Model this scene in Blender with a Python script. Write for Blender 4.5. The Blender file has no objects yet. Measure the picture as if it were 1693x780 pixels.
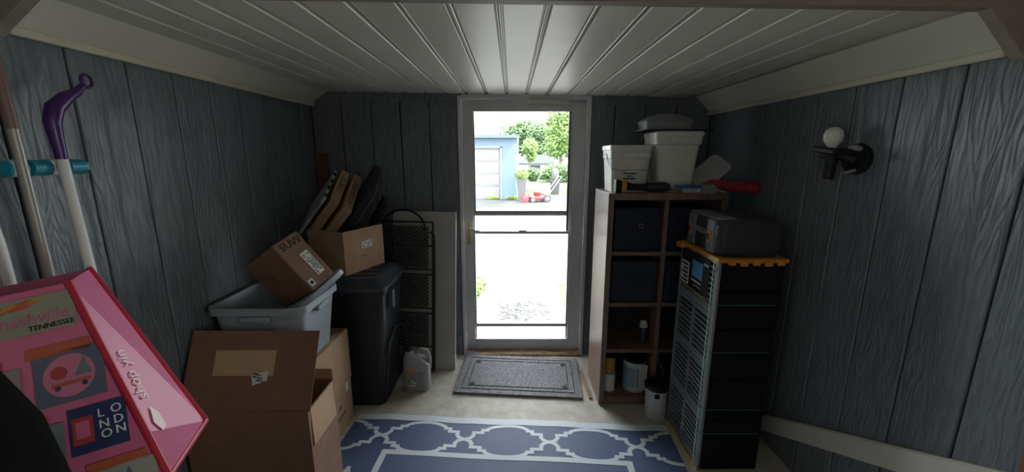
import bpy, bmesh, math, random
from mathutils import Vector, Matrix, Euler
random.seed(7)
S = bpy.context.scene
C = S.collection

# ------------------------------------------------------------------ camera
cam_d = bpy.data.cameras.new('camera'); cam = bpy.data.objects.new('camera', cam_d); C.objects.link(cam)
cam_d.sensor_width = 36; cam_d.lens = 36 * 650 / 1693; cam_d.clip_start = 0.02; cam_d.clip_end = 300
cam.location = (0, 0, 1.65)
cam.rotation_euler = (math.pi / 2 - math.atan(135 / 650), 0, 0)
S.camera = cam
# ------------------------------------------------------------------ world, sun, exposure
W = bpy.data.worlds.new('world'); S.world = W; W.use_nodes = True
wb = W.node_tree.nodes['Background']; wb.inputs[0].default_value = (0.93, 0.97, 1.0, 1); wb.inputs[1].default_value = 5.0
sd = bpy.data.lights.new('sun', 'SUN'); sd.energy = 7.0; sd.angle = 0.01; sd.color = (1, 0.95, 0.86)
sun = bpy.data.objects.new('sun', sd); C.objects.link(sun); sun.location = (6, 2, 9)
sun.rotation_euler = Vector((0.6, -0.25, 0.85)).to_track_quat('Z', 'Y').to_euler()
pd = bpy.data.lights.new('door_portal', 'AREA'); pd.shape = 'RECTANGLE'; pd.size = 1.0; pd.size_y = 2.05; pd.cycles.is_portal = True
po = bpy.data.objects.new('door_portal', pd); C.objects.link(po); po.location = (0.09, 3.2, 1.02); po.rotation_euler = (-math.pi / 2, 0, 0)
for sg_, y_, sy_, sz_ in ((-1, -0.66, 0.48, 0.80), (1, -0.585, 0.67, 0.90)):     # daylight portals at the two added fill windows
    pd2 = pd.copy(); pd2.size = sz_; pd2.size_y = sy_; po2 = bpy.data.objects.new('fill_window_portal', pd2); C.objects.link(po2)
    po2.location = (1.63 * sg_, y_, 1.5); po2.rotation_euler = (0, math.pi / 2 * sg_, 0)
S.view_settings.view_transform = 'Standard'; S.view_settings.look = 'None'; S.view_settings.gamma = 1
S.view_settings.use_curve_mapping = False; S.view_settings.exposure = 1.6

# ------------------------------------------------------------------ materials
MATS = {}
def mat(name, col, rough=0.6, metal=0.0, var=0.0, vscale=8.0, bump=0.0, bscale=60.0, stretch=(1, 1, 1), spec=0.5, col2=None, trans=0.0, coat=0.0):
    if name in MATS: return MATS[name]
    m = bpy.data.materials.new(name); m.use_nodes = True; MATS[name] = m
    nt = m.node_tree; N = nt.nodes; L = nt.links; b = N['Principled BSDF']
    b.inputs['Roughness'].default_value = rough; b.inputs['Metallic'].default_value = metal
    b.inputs['Specular IOR Level'].default_value = spec; b.inputs['Transmission Weight'].default_value = trans
    b.inputs['Coat Weight'].default_value = coat
    c = (*col, 1); b.inputs['Base Color'].default_value = c
    tc = N.new('ShaderNodeTexCoord'); mp = N.new('ShaderNodeMapping'); mp.inputs['Scale'].default_value = stretch
    oi = N.new('ShaderNodeObjectInfo'); ad = N.new('ShaderNodeVectorMath'); ad.operation = 'ADD'
    sc = N.new('ShaderNodeVectorMath'); sc.operation = 'SCALE'; sc.inputs['Scale'].default_value = 7.0
    cmb = N.new('ShaderNodeCombineXYZ')
    for k in range(3): L.new(oi.outputs['Random'], cmb.inputs[k])
    L.new(cmb.outputs[0], sc.inputs[0]); L.new(tc.outputs['Object'], ad.inputs[0]); L.new(sc.outputs[0], ad.inputs[1])
    L.new(ad.outputs[0], mp.inputs['Vector'])
    if var > 0:
        n = N.new('ShaderNodeTexNoise'); n.inputs['Scale'].default_value = vscale; n.inputs['Detail'].default_value = 5
        L.new(mp.outputs[0], n.inputs['Vector'])
        r = N.new('ShaderNodeValToRGB'); r.color_ramp.elements[0].position = 0.3; r.color_ramp.elements[1].position = 0.7
        d = col2 if col2 else tuple(max(0, x * (1 - var)) for x in col)
        r.color_ramp.elements[0].color = (*d, 1); r.color_ramp.elements[1].color = (*[min(1, x * (1 + (0 if col2 else var))) for x in col], 1)
        L.new(n.outputs[0], r.inputs[0]); L.new(r.outputs[0], b.inputs['Base Color'])
    if bump > 0:
        n2 = N.new('ShaderNodeTexNoise'); n2.inputs['Scale'].default_value = bscale; n2.inputs['Detail'].default_value = 3
        L.new(mp.outputs[0], n2.inputs['Vector'])
        bp = N.new('ShaderNodeBump'); bp.inputs['Strength'].default_value = bump; bp.inputs['Distance'].default_value = 0.004
        L.new(n2.outputs[0], bp.inputs['Height']); L.new(bp.outputs[0], b.inputs['Normal'])
    return m
def siding(name, col):
    m = mat(name, col, rough=0.42, spec=0.5)
    nt = m.node_tree; N = nt.nodes; L = nt.links; b = N['Principled BSDF']
    mp = [n for n in N if n.type == 'MAPPING'][0]; mp.inputs['Scale'].default_value = (1, 1, 0.14)
    n0 = N.new('ShaderNodeTexNoise'); n0.inputs['Scale'].default_value = 12; n0.inputs['Detail'].default_value = 2; L.new(mp.outputs[0], n0.inputs['Vector'])
    w = N.new('ShaderNodeMath'); w.operation = 'MULTIPLY'; w.inputs[1].default_value = 15.0; L.new(n0.outputs[0], w.inputs[0])
    s = N.new('ShaderNodeMath'); s.operation = 'PINGPONG'; s.inputs[1].default_value = 0.5; L.new(w.outputs[0], s.inputs[0])
    n1 = N.new('ShaderNodeTexNoise'); n1.inputs['Scale'].default_value = 70; n1.inputs['Detail'].default_value = 3; L.new(mp.outputs[0], n1.inputs['Vector'])
    a = N.new('ShaderNodeMath'); a.operation = 'ADD'; L.new(s.outputs[0], a.inputs[0]); L.new(n1.outputs[0], a.inputs[1])
    bp = N.new('ShaderNodeBump'); bp.inputs['Strength'].default_value = 0.5; bp.inputs['Distance'].default_value = 0.006
    L.new(a.outputs[0], bp.inputs['Height']); L.new(bp.outputs[0], b.inputs['Normal'])
    r = N.new('ShaderNodeValToRGB'); r.color_ramp.elements[0].color = (*[x * 0.82 for x in col], 1); r.color_ramp.elements[1].color = (*[min(1, x * 1.12) for x in col], 1)
    r.color_ramp.elements[0].position = 0.35; r.color_ramp.elements[1].position = 0.65
    L.new(n1.outputs[0], r.inputs[0]); L.new(r.outputs[0], b.inputs['Base Color'])
    return m
def glass(name, tint=(1, 1, 1), ior=1.45):
    m = bpy.data.materials.new(name); m.use_nodes = True; nt = m.node_tree; N = nt.nodes; L = nt.links
    N.remove(N['Principled BSDF']); o = N['Material Output']
    t = N.new('ShaderNodeBsdfTransparent'); t.inputs[0].default_value = (*tint, 1)
    g = N.new('ShaderNodeBsdfGlossy'); g.inputs['Roughness'].default_value = 0.02
    f = N.new('ShaderNodeFresnel'); f.inputs[0].default_value = ior; x = N.new('ShaderNodeMixShader')
    L.new(f.outputs[0], x.inputs[0]); L.new(t.outputs[0], x.inputs[1]); L.new(g.outputs[0], x.inputs[2]); L.new(x.outputs[0], o.inputs[0])
    return m

# ------------------------------------------------------------------ mesh builder
def rotm(r): return Euler(r, 'XYZ').to_matrix() if r else Matrix.Identity(3)
class MB:
    def __init__(s): s.v = []; s.f = []
    def add(s, vs, fs):
        k = len(s.v); s.v += [tuple(v) for v in vs]; s.f += [tuple(i + k for i in f) for f in fs]; return s
    def box(s, c, d, rot=None, bev=0.0, seg=1):
        if bev > 0:
            bm = bmesh.new(); bmesh.ops.create_cube(bm, size=1)
            for v in bm.verts: v.co = Vector((v.co.x * d[0], v.co.y * d[1], v.co.z * d[2]))
            bmesh.ops.bevel(bm, geom=bm.edges[:], offset=bev, segments=seg, profile=0.5, affect='EDGES')
            bm.verts.index_update(); R = rotm(rot)
            vs = [R @ v.co + Vector(c) for v in bm.verts]; fs = [[v.index for v in f.verts] for f in bm.faces]; bm.free()
            return s.add(vs, fs)
        R = rotm(rot); h = [x / 2 for x in d]
        vs = [R @ Vector((sx * h[0], sy * h[1], sz * h[2])) + Vector(c) for sx in (-1, 1) for sy in (-1, 1) for sz in (-1, 1)]
        return s.add(vs, [(0, 1, 3, 2), (4, 6, 7, 5), (0, 4, 5, 1), (2, 3, 7, 6), (0, 2, 6, 4), (1, 5, 7, 3)])
    def span(s, x0, x1, y0, y1, z0, z1, bev=0.0, seg=1):
        return s.box(((x0 + x1) / 2, (y0 + y1) / 2, (z0 + z1) / 2), (abs(x1 - x0), abs(y1 - y0), abs(z1 - z0)), None, bev, seg)
    def tube(s, pts, r, n=10, closed=False):
        pts = [Vector(p) for p in pts]; m = len(pts); rs = r if isinstance(r, (list, tuple)) else [r] * m
        vs = []; up = None
        for i, p in enumerate(pts):
            if closed: t = pts[(i + 1) % m] - pts[i - 1]
            else: t = pts[min(i + 1, m - 1)] - pts[max(i - 1, 0)]
            t.normalize()
            if up is None: up = Vector((0, 0, 1)) if abs(t.z) < 0.9 else Vector((1, 0, 0))
            a = up - t * up.dot(t)
            if a.length < 1e-5: a = t.orthogonal()
            a.normalize(); up = a; b = t.cross(a)
            vs += [p + (a * math.cos(2 * math.pi * k / n) + b * math.sin(2 * math.pi * k / n)) * rs[i] for k in range(n)]
        fs = []
        for i in range(m if closed else m - 1):
            j = (i + 1) % m
            fs += [(i * n + k, i * n + (k + 1) % n, j * n + (k + 1) % n, j * n + k) for k in range(n)]
        if not closed: fs += [tuple(range(n))[::-1], tuple((m - 1) * n + k for k in range(n))]
        return s.add(vs, fs)
    def cyl(s, p0, p1, r0, r1=None, n=20): return s.tube([p0, p1], [r0, r0 if r1 is None else r1], n)
    def lathe(s, prof, c=(0, 0, 0), n=28, axis='z', close=True):
        vs = []
        for r, h in prof:
            for k in range(n):
                a = 2 * math.pi * k / n; x, y = r * math.cos(a), r * math.sin(a)
                q = (x, y, h) if axis == 'z' else ((h, x, y) if axis == 'x' else (x, h, y))
                vs.append((q[0] + c[0], q[1] + c[1], q[2] + c[2]))
        fs = []
        for i in range(len(prof) - 1):
            fs += [(i * n + k, i * n + (k + 1) % n, (i + 1) * n + (k + 1) % n, (i + 1) * n + k) for k in range(n)]
        if close: fs += [tuple(range(n))[::-1], tuple((len(prof) - 1) * n + k for k in range(n))]
        return s.add(vs, fs)
    def prism(s, poly, d0, d1, axis='y'):
        def P(p, d): return (p[0], d, p[1]) if axis == 'y' else ((d, p[0], p[1]) if axis == 'x' else (p[0], p[1], d))
        n = len(poly); vs = [P(p, d0) for p in poly] + [P(p, d1) for p in poly]
        return s.add(vs, [tuple(range(n))[::-1], tuple(range(n, 2 * n))] + [(k, (k + 1) % n, n + (k + 1) % n, n + k) for k in range(n)])
    def hexa(s, p):  # 8 points: bottom 4 ccw, top 4 ccw
        return s.add(p, [(3, 2, 1, 0), (4, 5, 6, 7), (0, 1, 5, 4), (1, 2, 6, 5), (2, 3, 7, 6), (3, 0, 4, 7)])
    def loft(s, rings, cap=True):
        n = len(rings[0]); vs = [p for r in rings for p in r]; fs = []
        for i in range(len(rings) - 1):
            fs += [(i * n + k, i * n + (k + 1) % n, (i + 1) * n + (k + 1) % n, (i + 1) * n + k) for k in range(n)]
        if cap: fs += [tuple(range(n))[::-1], tuple((len(rings) - 1) * n + k for k in range(n))]
        return s.add(vs, fs)
    def ribbon(s, pts, w, zf):
        vs = []; fs = []; m = len(pts)
        for i, p in enumerate(pts):
            a = Vector(pts[max(i - 1, 0)]); b = Vector(pts[min(i + 1, m - 1)]); t = (b - a)
            if t.length < 1e-9: t = Vector((1, 0))
            t.normalize(); nn = Vector((-t.y, t.x)) * w / 2
            for sg in (1, -1):
                q = Vector(p) + nn * sg; vs.append((q.x, q.y, zf(q.x, q.y)))
        fs = [(2 * i, 2 * i + 1, 2 * i + 3, 2 * i + 2) for i in range(m - 1)]
        return s.add(vs, fs)
    def build(s, name, m, parent=None, loc=(0, 0, 0), rot=(0, 0, 0), smooth=40, label=None):
        me = bpy.data.meshes.new(name); me.from_pydata(s.v, [], s.f); me.update()
        bm = bmesh.new(); bm.from_mesh(me); bmesh.ops.recalc_face_normals(bm, faces=bm.faces[:]); bm.to_mesh(me); bm.free()
        if smooth:
            me.polygons.foreach_set('use_smooth', [True] * len(me.polygons)); me.set_sharp_from_angle(angle=math.radians(smooth))
        me.materials.append(m); o = bpy.data.objects.new(name, me); C.objects.link(o)
        o.location = loc; o.rotation_euler = rot
        if parent: o.parent = parent
        if label: o['label'] = label
        return o
def rr(w, d, r, z, n=5, cx=0, cy=0):   # rounded rectangle ring
    P = []
    for qx, qy, a0 in ((1, 1, 0), (-1, 1, 90), (-1, -1, 180), (1, -1, 270)):
        for k in range(n + 1):
            a = math.radians(a0 + 90 * k / n); P.append((cx + qx * (w / 2 - r) + r * math.cos(a), cy + qy * (d / 2 - r) + r * math.sin(a), z))
    return P
def thing(name, label, cat, loc=(0, 0, 0), rot=(0, 0, 0), group=None):
    o = bpy.data.objects.new(name, None); C.objects.link(o); o.location = loc; o.rotation_euler = rot; o.empty_display_size = 0.05
    return tag(o, label, cat, group)
def tag(o, label, cat, group=None):
    o['label'] = label; o['category'] = cat
    if group: o['group'] = group
    return o
def struct(o): o['kind'] = 'structure'; return o
def sroot(name, loc=(0, 0, 0), rot=(0, 0, 0)):
    o = bpy.data.objects.new(name, None); C.objects.link(o); o.location = loc; o.rotation_euler = rot; return struct(o)
def inst(src, loc, rot=None, parent=None):
    c = src.copy(); C.objects.link(c); c.location = loc
    if rot: c.rotation_euler = rot
    if parent is not None: c.parent = parent
    return c
def text(name, body, size, m, parent, loc, rot, depth=0.0006, align='CENTER', sx=1.0, shear=0.0):
    cu = bpy.data.curves.new(name, 'FONT'); cu.body = body; cu.size = size; cu.extrude = depth; cu.align_x = align; cu.align_y = 'CENTER'; cu.shear = shear; cu.resolution_u = 3
    t = bpy.data.objects.new(name, cu); C.objects.link(t); bpy.context.view_layer.update()
    me = bpy.data.meshes.new_from_object(t.evaluated_get(bpy.context.evaluated_depsgraph_get())); bpy.data.objects.remove(t)
    me.materials.clear(); me.materials.append(m); o = bpy.data.objects.new(name, me); C.objects.link(o)
    o.parent = parent; o.location = loc; o.rotation_euler = rot; o.scale = (sx, 1, 1); return o
PI = math.pi

# colours
SID = siding('grey_blue_siding', (0.155, 0.178, 0.212))
GROOVE = mat('groove_dark', (0.012, 0.013, 0.017), 0.9)
CEIL = mat('ceiling_white', (0.70, 0.68, 0.62), 0.38, var=0.05, vscale=3, bump=0.05, bscale=40)
CREAM = mat('cream_trim', (0.60, 0.57, 0.47), 0.45, var=0.06)
FASCIA = mat('fascia_taupe', (0.30, 0.25, 0.22), 0.6, var=0.15)
CONC = mat('concrete', (0.56, 0.53, 0.47), 0.75, var=0.35, vscale=14, bump=0.35, bscale=60, col2=(0.40, 0.375, 0.33))
ALU = mat('storm_door_grey', (0.58, 0.59, 0.60), 0.45, metal=0.15, var=0.06, vscale=5)
WHITE = mat('white_paint', (0.68, 0.69, 0.70), 0.45, var=0.05)
BLACK = mat('black_plastic', (0.010, 0.011, 0.014), 0.5, spec=0.3)
CARD = mat('cardboard', (0.215, 0.12, 0.078), 0.8, var=0.07, vscale=12, bump=0.08, bscale=120)
CARD2 = mat('cardboard_pale', (0.42, 0.27, 0.165), 0.8, var=0.07, vscale=12)
TAPE = mat('packing_tape', (0.50, 0.34, 0.20), 0.3)
PAPER = mat('paper_white', (0.72, 0.72, 0.70), 0.6, var=0.04)
INK = mat('black_ink', (0.015, 0.014, 0.015), 0.6)
STEEL = mat('steel', (0.45, 0.45, 0.46), 0.3, metal=0.9)

# ================================================================== ROOM SHELL
floor = struct(MB().span(-1.6, 1.6, -1.0, 3.12, -0.10, 0.0).build('floor', CONC, smooth=0))
YB = 3.05
def plank_mesh(w, h):   # upright board: width along x, thickness y (face -y), origin at bottom centre
    me = MB().box((0, 0.006, h / 2), (w, 0.012, h), None, 0.003).build('plank', SID, smooth=0)
    return me
FILL_WINS = {-1: (-0.90, -0.42, 1.10, 1.90), 1: (-0.92, -0.25, 1.05, 1.95)}      # unseen openings added in both side walls to let in fill light
def side_wall(name, X, sgn, grooves0, step, top_far):
    xa, xb = X + sgn * 0.011, X + sgn * 0.12; b = MB()
    WY0, WY1, WZ0, WZ1 = FILL_WINS[sgn]
    b.span(xa, xb, WY1, 3.17, 0, 2.6).span(xa, xb, -1.0, WY0, 0, 2.6).span(xa, xb, WY0, WY1, 0, WZ0).span(xa, xb, WY0, WY1, WZ1, 2.6)
    root = struct(b.build(name, GROOVE, smooth=0))
    k0 = int((grooves0 + 1.0) / step) + 1; y = grooves0 - k0 * step; protos = {}
    while y < 3.04:
        y0 = max(y, -1.0) + 0.004; y1 = min(y + step, 3.05) - 0.004
        if y1 - y0 > 0.02 and y0 > WY1:
            h = top_far if (y0 + y1) / 2 > 1.22 else 2.5
            key = (round(y1 - y0, 3), h)
            r = (0, 0, -PI / 2 if sgn > 0 else PI / 2)
            if key not in protos:
                o = plank_mesh(y1 - y0, h); protos[key] = o; o.parent = root; o.location = (X, (y0 + y1) / 2, 0); o.rotation_euler = r
            else: inst(protos[key], (X, (y0 + y1) / 2, 0), r, root)
        y += step
    return root
side_wall('wall_left', -1.49, -1, 1.406, 0.2125, 2.03)
side_wall('wall_right', 1.48, 1, 1.362, 0.2115, 1.96)
# back wall with the door opening
wb_ = MB().span(-1.62, -0.405, YB + 0.011, YB + 0.11, 0, 2.5).span(0.59, 1.62, YB + 0.011, YB + 0.11, 0, 2.5).span(-0.405, 0.59, YB + 0.011, YB + 0.11, 2.085, 2.5)
wback = struct(wb_.build('wall_back', GROOVE, smooth=0))
protos = {}
for a, b in ((-1.49, -1.272), (-1.272, -1.05), (-1.05, -0.834), (-0.834, -0.618), (-0.618, -0.405), (0.59, 0.767), (0.767, 0.995), (0.995, 1.223), (1.223, 1.48)):
    o = plank_mesh(b - a - 0.007, 2.08); o.parent = wback; o.location = ((a + b) / 2, YB, 0)
MB().span(-1.47, -0.405, YB - 0.014, YB + 0.002, 2.035, 2.098).build('top_board', SID, wback, smooth=0)
MB().span(0.59, 1.43, YB - 0.014, YB + 0.002, 2.005, 2.07).build('top_board', SID, wback, smooth=0)
struct(MB().span(-1.49, -0.41, YB - 0.012, YB, 0, 0.17, 0.003).build('baseboard_back', SID, smooth=0))
# house side behind the camera
struct(MB().span(-1.6, 1.6, -1.1, -1.0, 0, 2.6).build('wall_front', mat('house_wall', (0.55, 0.54, 0.5), 0.7, var=0.04), smooth=0))
struct(MB().span(-1.6, 1.6, -1.1, 1.27, 2.46, 2.6).build('ceiling_upper', CEIL, smooth=0))
WGL = glass('fill_window_glass', (0.95, 0.94, 0.86))
for n_, sg in ((1, -1), (2, 1)):  # unseen windows behind the camera, added to brighten the near walls
    WY0, WY1, WZ0, WZ1 = FILL_WINS[sg]; zm = (WZ0 + WZ1) / 2
    fill_win = sroot('fill_window_%d' % n_, (1.55 * sg, 0, 0))
    for a in ((WY0, WY1, WZ0, WZ0 + .04), (WY0, WY1, WZ1 - .04, WZ1), (WY0, WY0 + .04, WZ0 + .04, WZ1 - .04), (WY1 - .04, WY1, WZ0 + .04, WZ1 - .04), (WY0 + .04, WY1 - .04, zm - .015, zm + .015)):
        MB().span(-.03, .03, a[0], a[1], a[2], a[3]).build('fill_window_frame', WHITE, fill_win, smooth=0)
    MB().span(-.003, .003, WY0 + .04, WY1 - .04, WZ0 + .04, WZ1 - .04).build('pane', WGL, fill_win, smooth=0)
# low plank ceiling
ceil = sroot('ceiling', (0, 0, 2.08), (0, 0.0145, 0))
MB().span(-1.42, 1.42, 1.245, 3.16, 0.016, 0.03).build('backing', CEIL, ceil, smooth=0)
gx = [-0.04 + 0.1475 * k for k in range(-9, 10)]
pl = None; bd = None
for a, b in zip(gx[:-1], gx[1:]):
    if pl is None: pl = MB().box((0, 2.145, 0.007), (0.1475 - 0.022, 1.80, 0.014), None, 0.003).build('plank', CEIL, ceil, ((a + b) / 2, 0, 0), smooth=0)
    else: inst(pl, ((a + b) / 2, 0, 0), parent=ceil)
for x in gx:
    if bd is None: bd = MB().cyl((0, 1.25, 0.012), (0, 3.04, 0.011), 0.0055, n=8).build('bead', CEIL, ceil, (x, 0, 0))
    else: inst(bd, (x, 0, 0), parent=ceil)
for sx, zt in ((-1, 0.0), (1, 0.0)):
    xo = 1.47 if sx > 0 else 1.48
    zl = -0.105 if sx > 0 else -0.085
    MB().hexa([(sx * xo, 1.25, zl), (sx * (xo + .02), 1.25, zl + .01), (sx * 1.385, 1.25, 0.03), (sx * 1.352, 1.25, 0.004),
               (sx * xo, 3.045, zl), (sx * (xo + .02), 3.045, zl + .01), (sx * 1.385, 3.045, 0.03), (sx * 1.352, 3.045, 0.004)]).build('cove_panel', CEIL, ceil, smooth=0)
    MB().box((sx * (xo - .006), 2.15, zl - .008), (0.016, 1.80, 0.026), None, 0.003).build('cove_trim', CREAM, ceil, smooth=0)
# fascia that closes the low ceiling towards the house
pts = [(-1.485, 1.99), (-1.35, 2.087), (1.35, 2.05), (1.475, 1.925), (1.475, 2.03), (1.475, 2.47), (-1.485, 2.47)]
struct(MB().prism([(-1.485, 1.985), (-1.345, 2.092), (-1.345, 2.47), (-1.485, 2.47)], 1.21, 1.245).prism([(-1.345, 2.092), (1.345, 2.053), (1.345, 2.47), (-1.345, 2.47)], 1.21, 1.245)
       .prism([(1.345, 2.053), (1.475, 1.92), (1.475, 2.47), (1.345, 2.47)], 1.21, 1.245).build('trim_1', FASCIA, smooth=0))
# door casing
tr = MB()
for x0, x1 in ((-0.405, -0.378), (0.562, 0.59)): tr.span(x0, x1, YB - 0.012, YB + 0.13, 0, 2.075, 0.002)
tr.span(-0.378, 0.562, YB - 0.002, YB + 0.13, 2.055, 2.085, 0.002)
struct(tr.build('trim_2', WHITE, smooth=0))
th = struct(MB().prism([(3.0, 0.0), (3.19, 0.0), (3.19, 0.03), (3.05, 0.034), (3.01, 0.018)], -0.378, 0.562, 'x').build('trim_3', mat('worn_threshold', (0.30, 0.20, 0.11), 0.6, var=0.5, vscale=14, bump=0.3, stretch=(1, 4, 4)), smooth=0))
MB().lathe([(0.006, 0), (0.006, 0.004), (0.001, 0.006)], (0.09, 3.035, 0.03), 10).build('screw_head', STEEL, th)
# storm door
door = sroot('door_1', (0, YB + 0.045, 0.035))
def dpart(name, x0, x1, z0, z1, y0=-0.018, y1=0.018, m=ALU, bev=0.003): return MB().span(x0, x1, y0, y1, z0 - 0.035, z1 - 0.035, bev).build(name, m, door, smooth=0)
dpart('hinge_stile', 0.462, 0.560, 0.036, 2.052); dpart('latch_stile', -0.376, -0.306, 0.036, 2.052)
dpart('top_rail', -0.306, 0.462, 1.965, 2.052); dpart('bottom_rail', -0.306, 0.462, 0.036, 0.115)
dpart('kick_lip', -0.306, 0.462, 0.115, 0.128, -0.026, 0.0)
dpart('inner_stop', -0.306, -0.294, 0.115, 1.965, -0.01, 0.016); dpart('inner_stop', 0.448, 0.462, 0.115, 1.965, -0.01, 0.016)
SASH = mat('sash_dark', (0.16, 0.165, 0.17), 0.5)
dpart('upper_sash_rail', -0.294, 0.448, 1.172, 1.208, -0.004, 0.01); dpart('sash_gasket', -0.294, 0.448, 1.200, 1.211, -0.007, 0.0, SASH, 0.001)
dpart('upper_sash_stile', -0.294, -0.286, 1.208, 1.965, -0.004, 0.01, SASH, 0.001); dpart('upper_sash_stile', 0.432, 0.448, 1.05, 1.965, -0.004, 0.01, SASH, 0.001)
dpart('lower_sash_rail', -0.294, 0.448, 1.026, 1.050, -0.014, 0.004); dpart('lower_sash_bar', -0.294, 0.448, 0.232, 0.260, -0.014, 0.006)
lt = dpart('sash_latch', 0.055, 0.115, 1.048, 1.058, -0.02, 0.0, STEEL, 0.002)
GL = glass('pane_glass', (0.97, 0.985, 0.98))
MB().span(-0.29, 0.44, 0.004, 0.007, 1.19 - .035, 1.965 - .035).build('upper_pane', GL, door, smooth=0)
MB().span(-0.29, 0.44, -0.006, -0.003, 0.245 - .035, 1.04 - .035).build('lower_pane', GL, door, smooth=0)
BRASS = mat('brass', (0.62, 0.45, 0.16), 0.3, metal=0.9, var=0.15, vscale=30)
hp = MB().box((-0.345, -0.021, 1.035 - .035), (0.026, 0.006, 0.19), None, 0.003, 2).build('handle_plate', BRASS, door)
MB().tube([(-0.345, -0.024, 1.03), (-0.345, -0.062, 1.03), (-0.325, -0.068, 1.032), (-0.255, -0.066, 1.024)], [0.008, 0.008, 0.009, 0.007], 10).build('lever', mat('lever_nickel', (0.6, 0.57, 0.48), 0.3, metal=0.7), hp)
cl = MB().cyl((0.135, -0.045, 1.998), (0.42, -0.045, 1.998), 0.017, n=18).build('closer_tube', CREAM, door)
MB().cyl((0.42, -0.045, 1.998), (0.555, -0.035, 2.0), 0.006, n=10).build('closer_rod', STEEL, cl)
MB().box((0.125, -0.03, 1.998), (0.02, 0.035, 0.03), None, 0.003).build('closer_bracket', WHITE, cl, smooth=0)
# stair stringer rising towards the house along the right wall, brown door casing beside it
SL = math.atan2(0.463, 0.86)
struct(MB().prism([(2.02, 0.075), (2.02, 0.172), (0.75, 0.172 + 1.27 * 0.538), (0.75, 0.075 + 1.27 * 0.538)], 1.45, 1.478, 'x').build('trim_4', mat('stringer_white', (0.55, 0.55, 0.53), 0.4, var=0.08, vscale=5), smooth=0))
struct(MB().prism([(2.0, 0.176), (2.0, 0.188), (0.75, 0.188 + 1.25 * 0.538), (0.75, 0.176 + 1.25 * 0.538)], 1.458, 1.478, 'x').build('trim_5', CREAM, smooth=0))
struct(MB().span(1.43, 1.478, 0.05, 0.955, 0, 2.1, 0.004).build('door_2', mat('reddish_wood', (0.23, 0.075, 0.035), 0.45, var=0.3, vscale=6, stretch=(6, 6, 0.6)), smooth=0))

# ================================================================== OUTDOORS
ZG = -0.12
OC = mat('sunlit_concrete', (0.13, 0.128, 0.122), 0.85, var=0.12, vscale=2)
struct(MB().span(-40, 40, 3.16, 70, ZG - 0.3, ZG - 0.012).build('ground_lawn', mat('lawn', (0.042, 0.065, 0.016), 0.9, var=0.35, vscale=1.5, bump=0.5, bscale=30), smooth=0))
struct(MB().span(-0.42, 0.62, 3.17, 5.2, ZG - 0.1, ZG).span(-5.0, 5.0, 5.2, 11.6, ZG - 0.1, ZG).build('ground_path', OC, smooth=0))
struct(MB().span(-6, 9, 11.61, 17.4, ZG - 0.1, ZG - 0.004).build('ground_driveway', mat('asphalt', (0.027, 0.029, 0.031), 0.9, var=0.3, vscale=1.2), smooth=0))
struct(MB().span(-0.42, 0.62, 3.17, 3.5, ZG, -0.03, 0.01).build('ground_step', OC, smooth=0))
# grey outdoor mat with raised squiggles
om = thing('outdoor_mat', 'pale grey rubber mat lying on the concrete outside the door', 'mat', (0.135, 4.25, ZG))
MB().box((0, 0, 0.006), (0.64, 0.64, 0.012), None, 0.004).build('mat_base', mat('rubber_grey', (0.09, 0.09, 0.095), 0.8), om, smooth=0)
q = MB()
for i in range(80):
    x, y = random.uniform(-.28, .28), random.uniform(-.28, .28); a = random.uniform(0, PI); l = random.uniform(.02, .045)
    q.tube([(x + math.cos(a) * l * t + math.sin(a) * .012 * math.sin(t * 3), y + math.sin(a) * l * t - math.cos(a) * .012 * math.sin(t * 3), 0.013) for t in (-1, -.5, 0, .5, 1)], 0.006, 5)
o = q.build('raised_pattern', mat('rubber_dark', (0.03, 0.03, 0.032), 0.8), om); o['kind'] = 'stuff'
# garage
GB = mat('garage_blue', (0.062, 0.098, 0.135), 0.7, var=0.05); GWH = mat('garage_white', (0.125, 0.132, 0.138), 0.5, var=0.03)
ga = thing('garage', 'blue garage with a white panelled overhead door and flat eave', 'garage', (0, 16.0, ZG))
MB().span(-7, -3.6, 0, 0.2, 0, 2.42).span(-0.42, 0.17, 0, 0.2, 0, 2.42).span(-3.6, -0.42, 0, 0.2, 2.02, 2.42).build('front_wall', GB, ga, smooth=0)
MB().span(0.0, 0.17, 0.2, 6.0, 0, 2.42).build('side_wall', mat('garage_side', (0.3, 0.31, 0.33), 0.7, var=0.05), ga, smooth=0)
MB().span(-7.1, 0.27, -0.22, 6.2, 2.42, 2.50).build('roof', mat('roof_pale', (0.3, 0.3, 0.31), 0.7), ga, smooth=0)
MB().span(-7.1, 0.29, -0.25, -0.22, 2.40, 2.52).build('eave_board', mat('eave_grey', (0.045, 0.06, 0.08), 0.6), ga, smooth=0)
gd = MB().span(-3.6, -0.42, 0.1, 0.15, 0, 2.02).build('overhead_door', GWH, ga, smooth=0)
MB().span(-0.47, -0.40, -0.03, 0.1, 0, 2.07).span(-3.62, -0.40, -0.03, 0.1, 2.02, 2.08).build('door_trim', GWH, ga, smooth=0)
pn = None
for r in range(4):
    for c in range(4):
        p = (-3.2 + 0.79 * c, 0.096, 0.255 + 0.5 * r)
        if pn is None: pn = MB().box((0, 0, 0), (0.66, 0.02, 0.36), None, 0.008).build('panel', GWH, gd, p, smooth=0)
        else: inst(pn, p, parent=gd)
for r in range(1, 4): MB().span(-3.6, -0.42, 0.094, 0.102, 0.5 * r - 0.006, 0.5 * r + 0.006).build('section_joint', GROOVE, gd, smooth=0)
MB().cyl((0.22, 0.1, 0), (0.22, 0.1, 2.42), 0.04, n=10).build('downspout', WHITE, ga)
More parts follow.
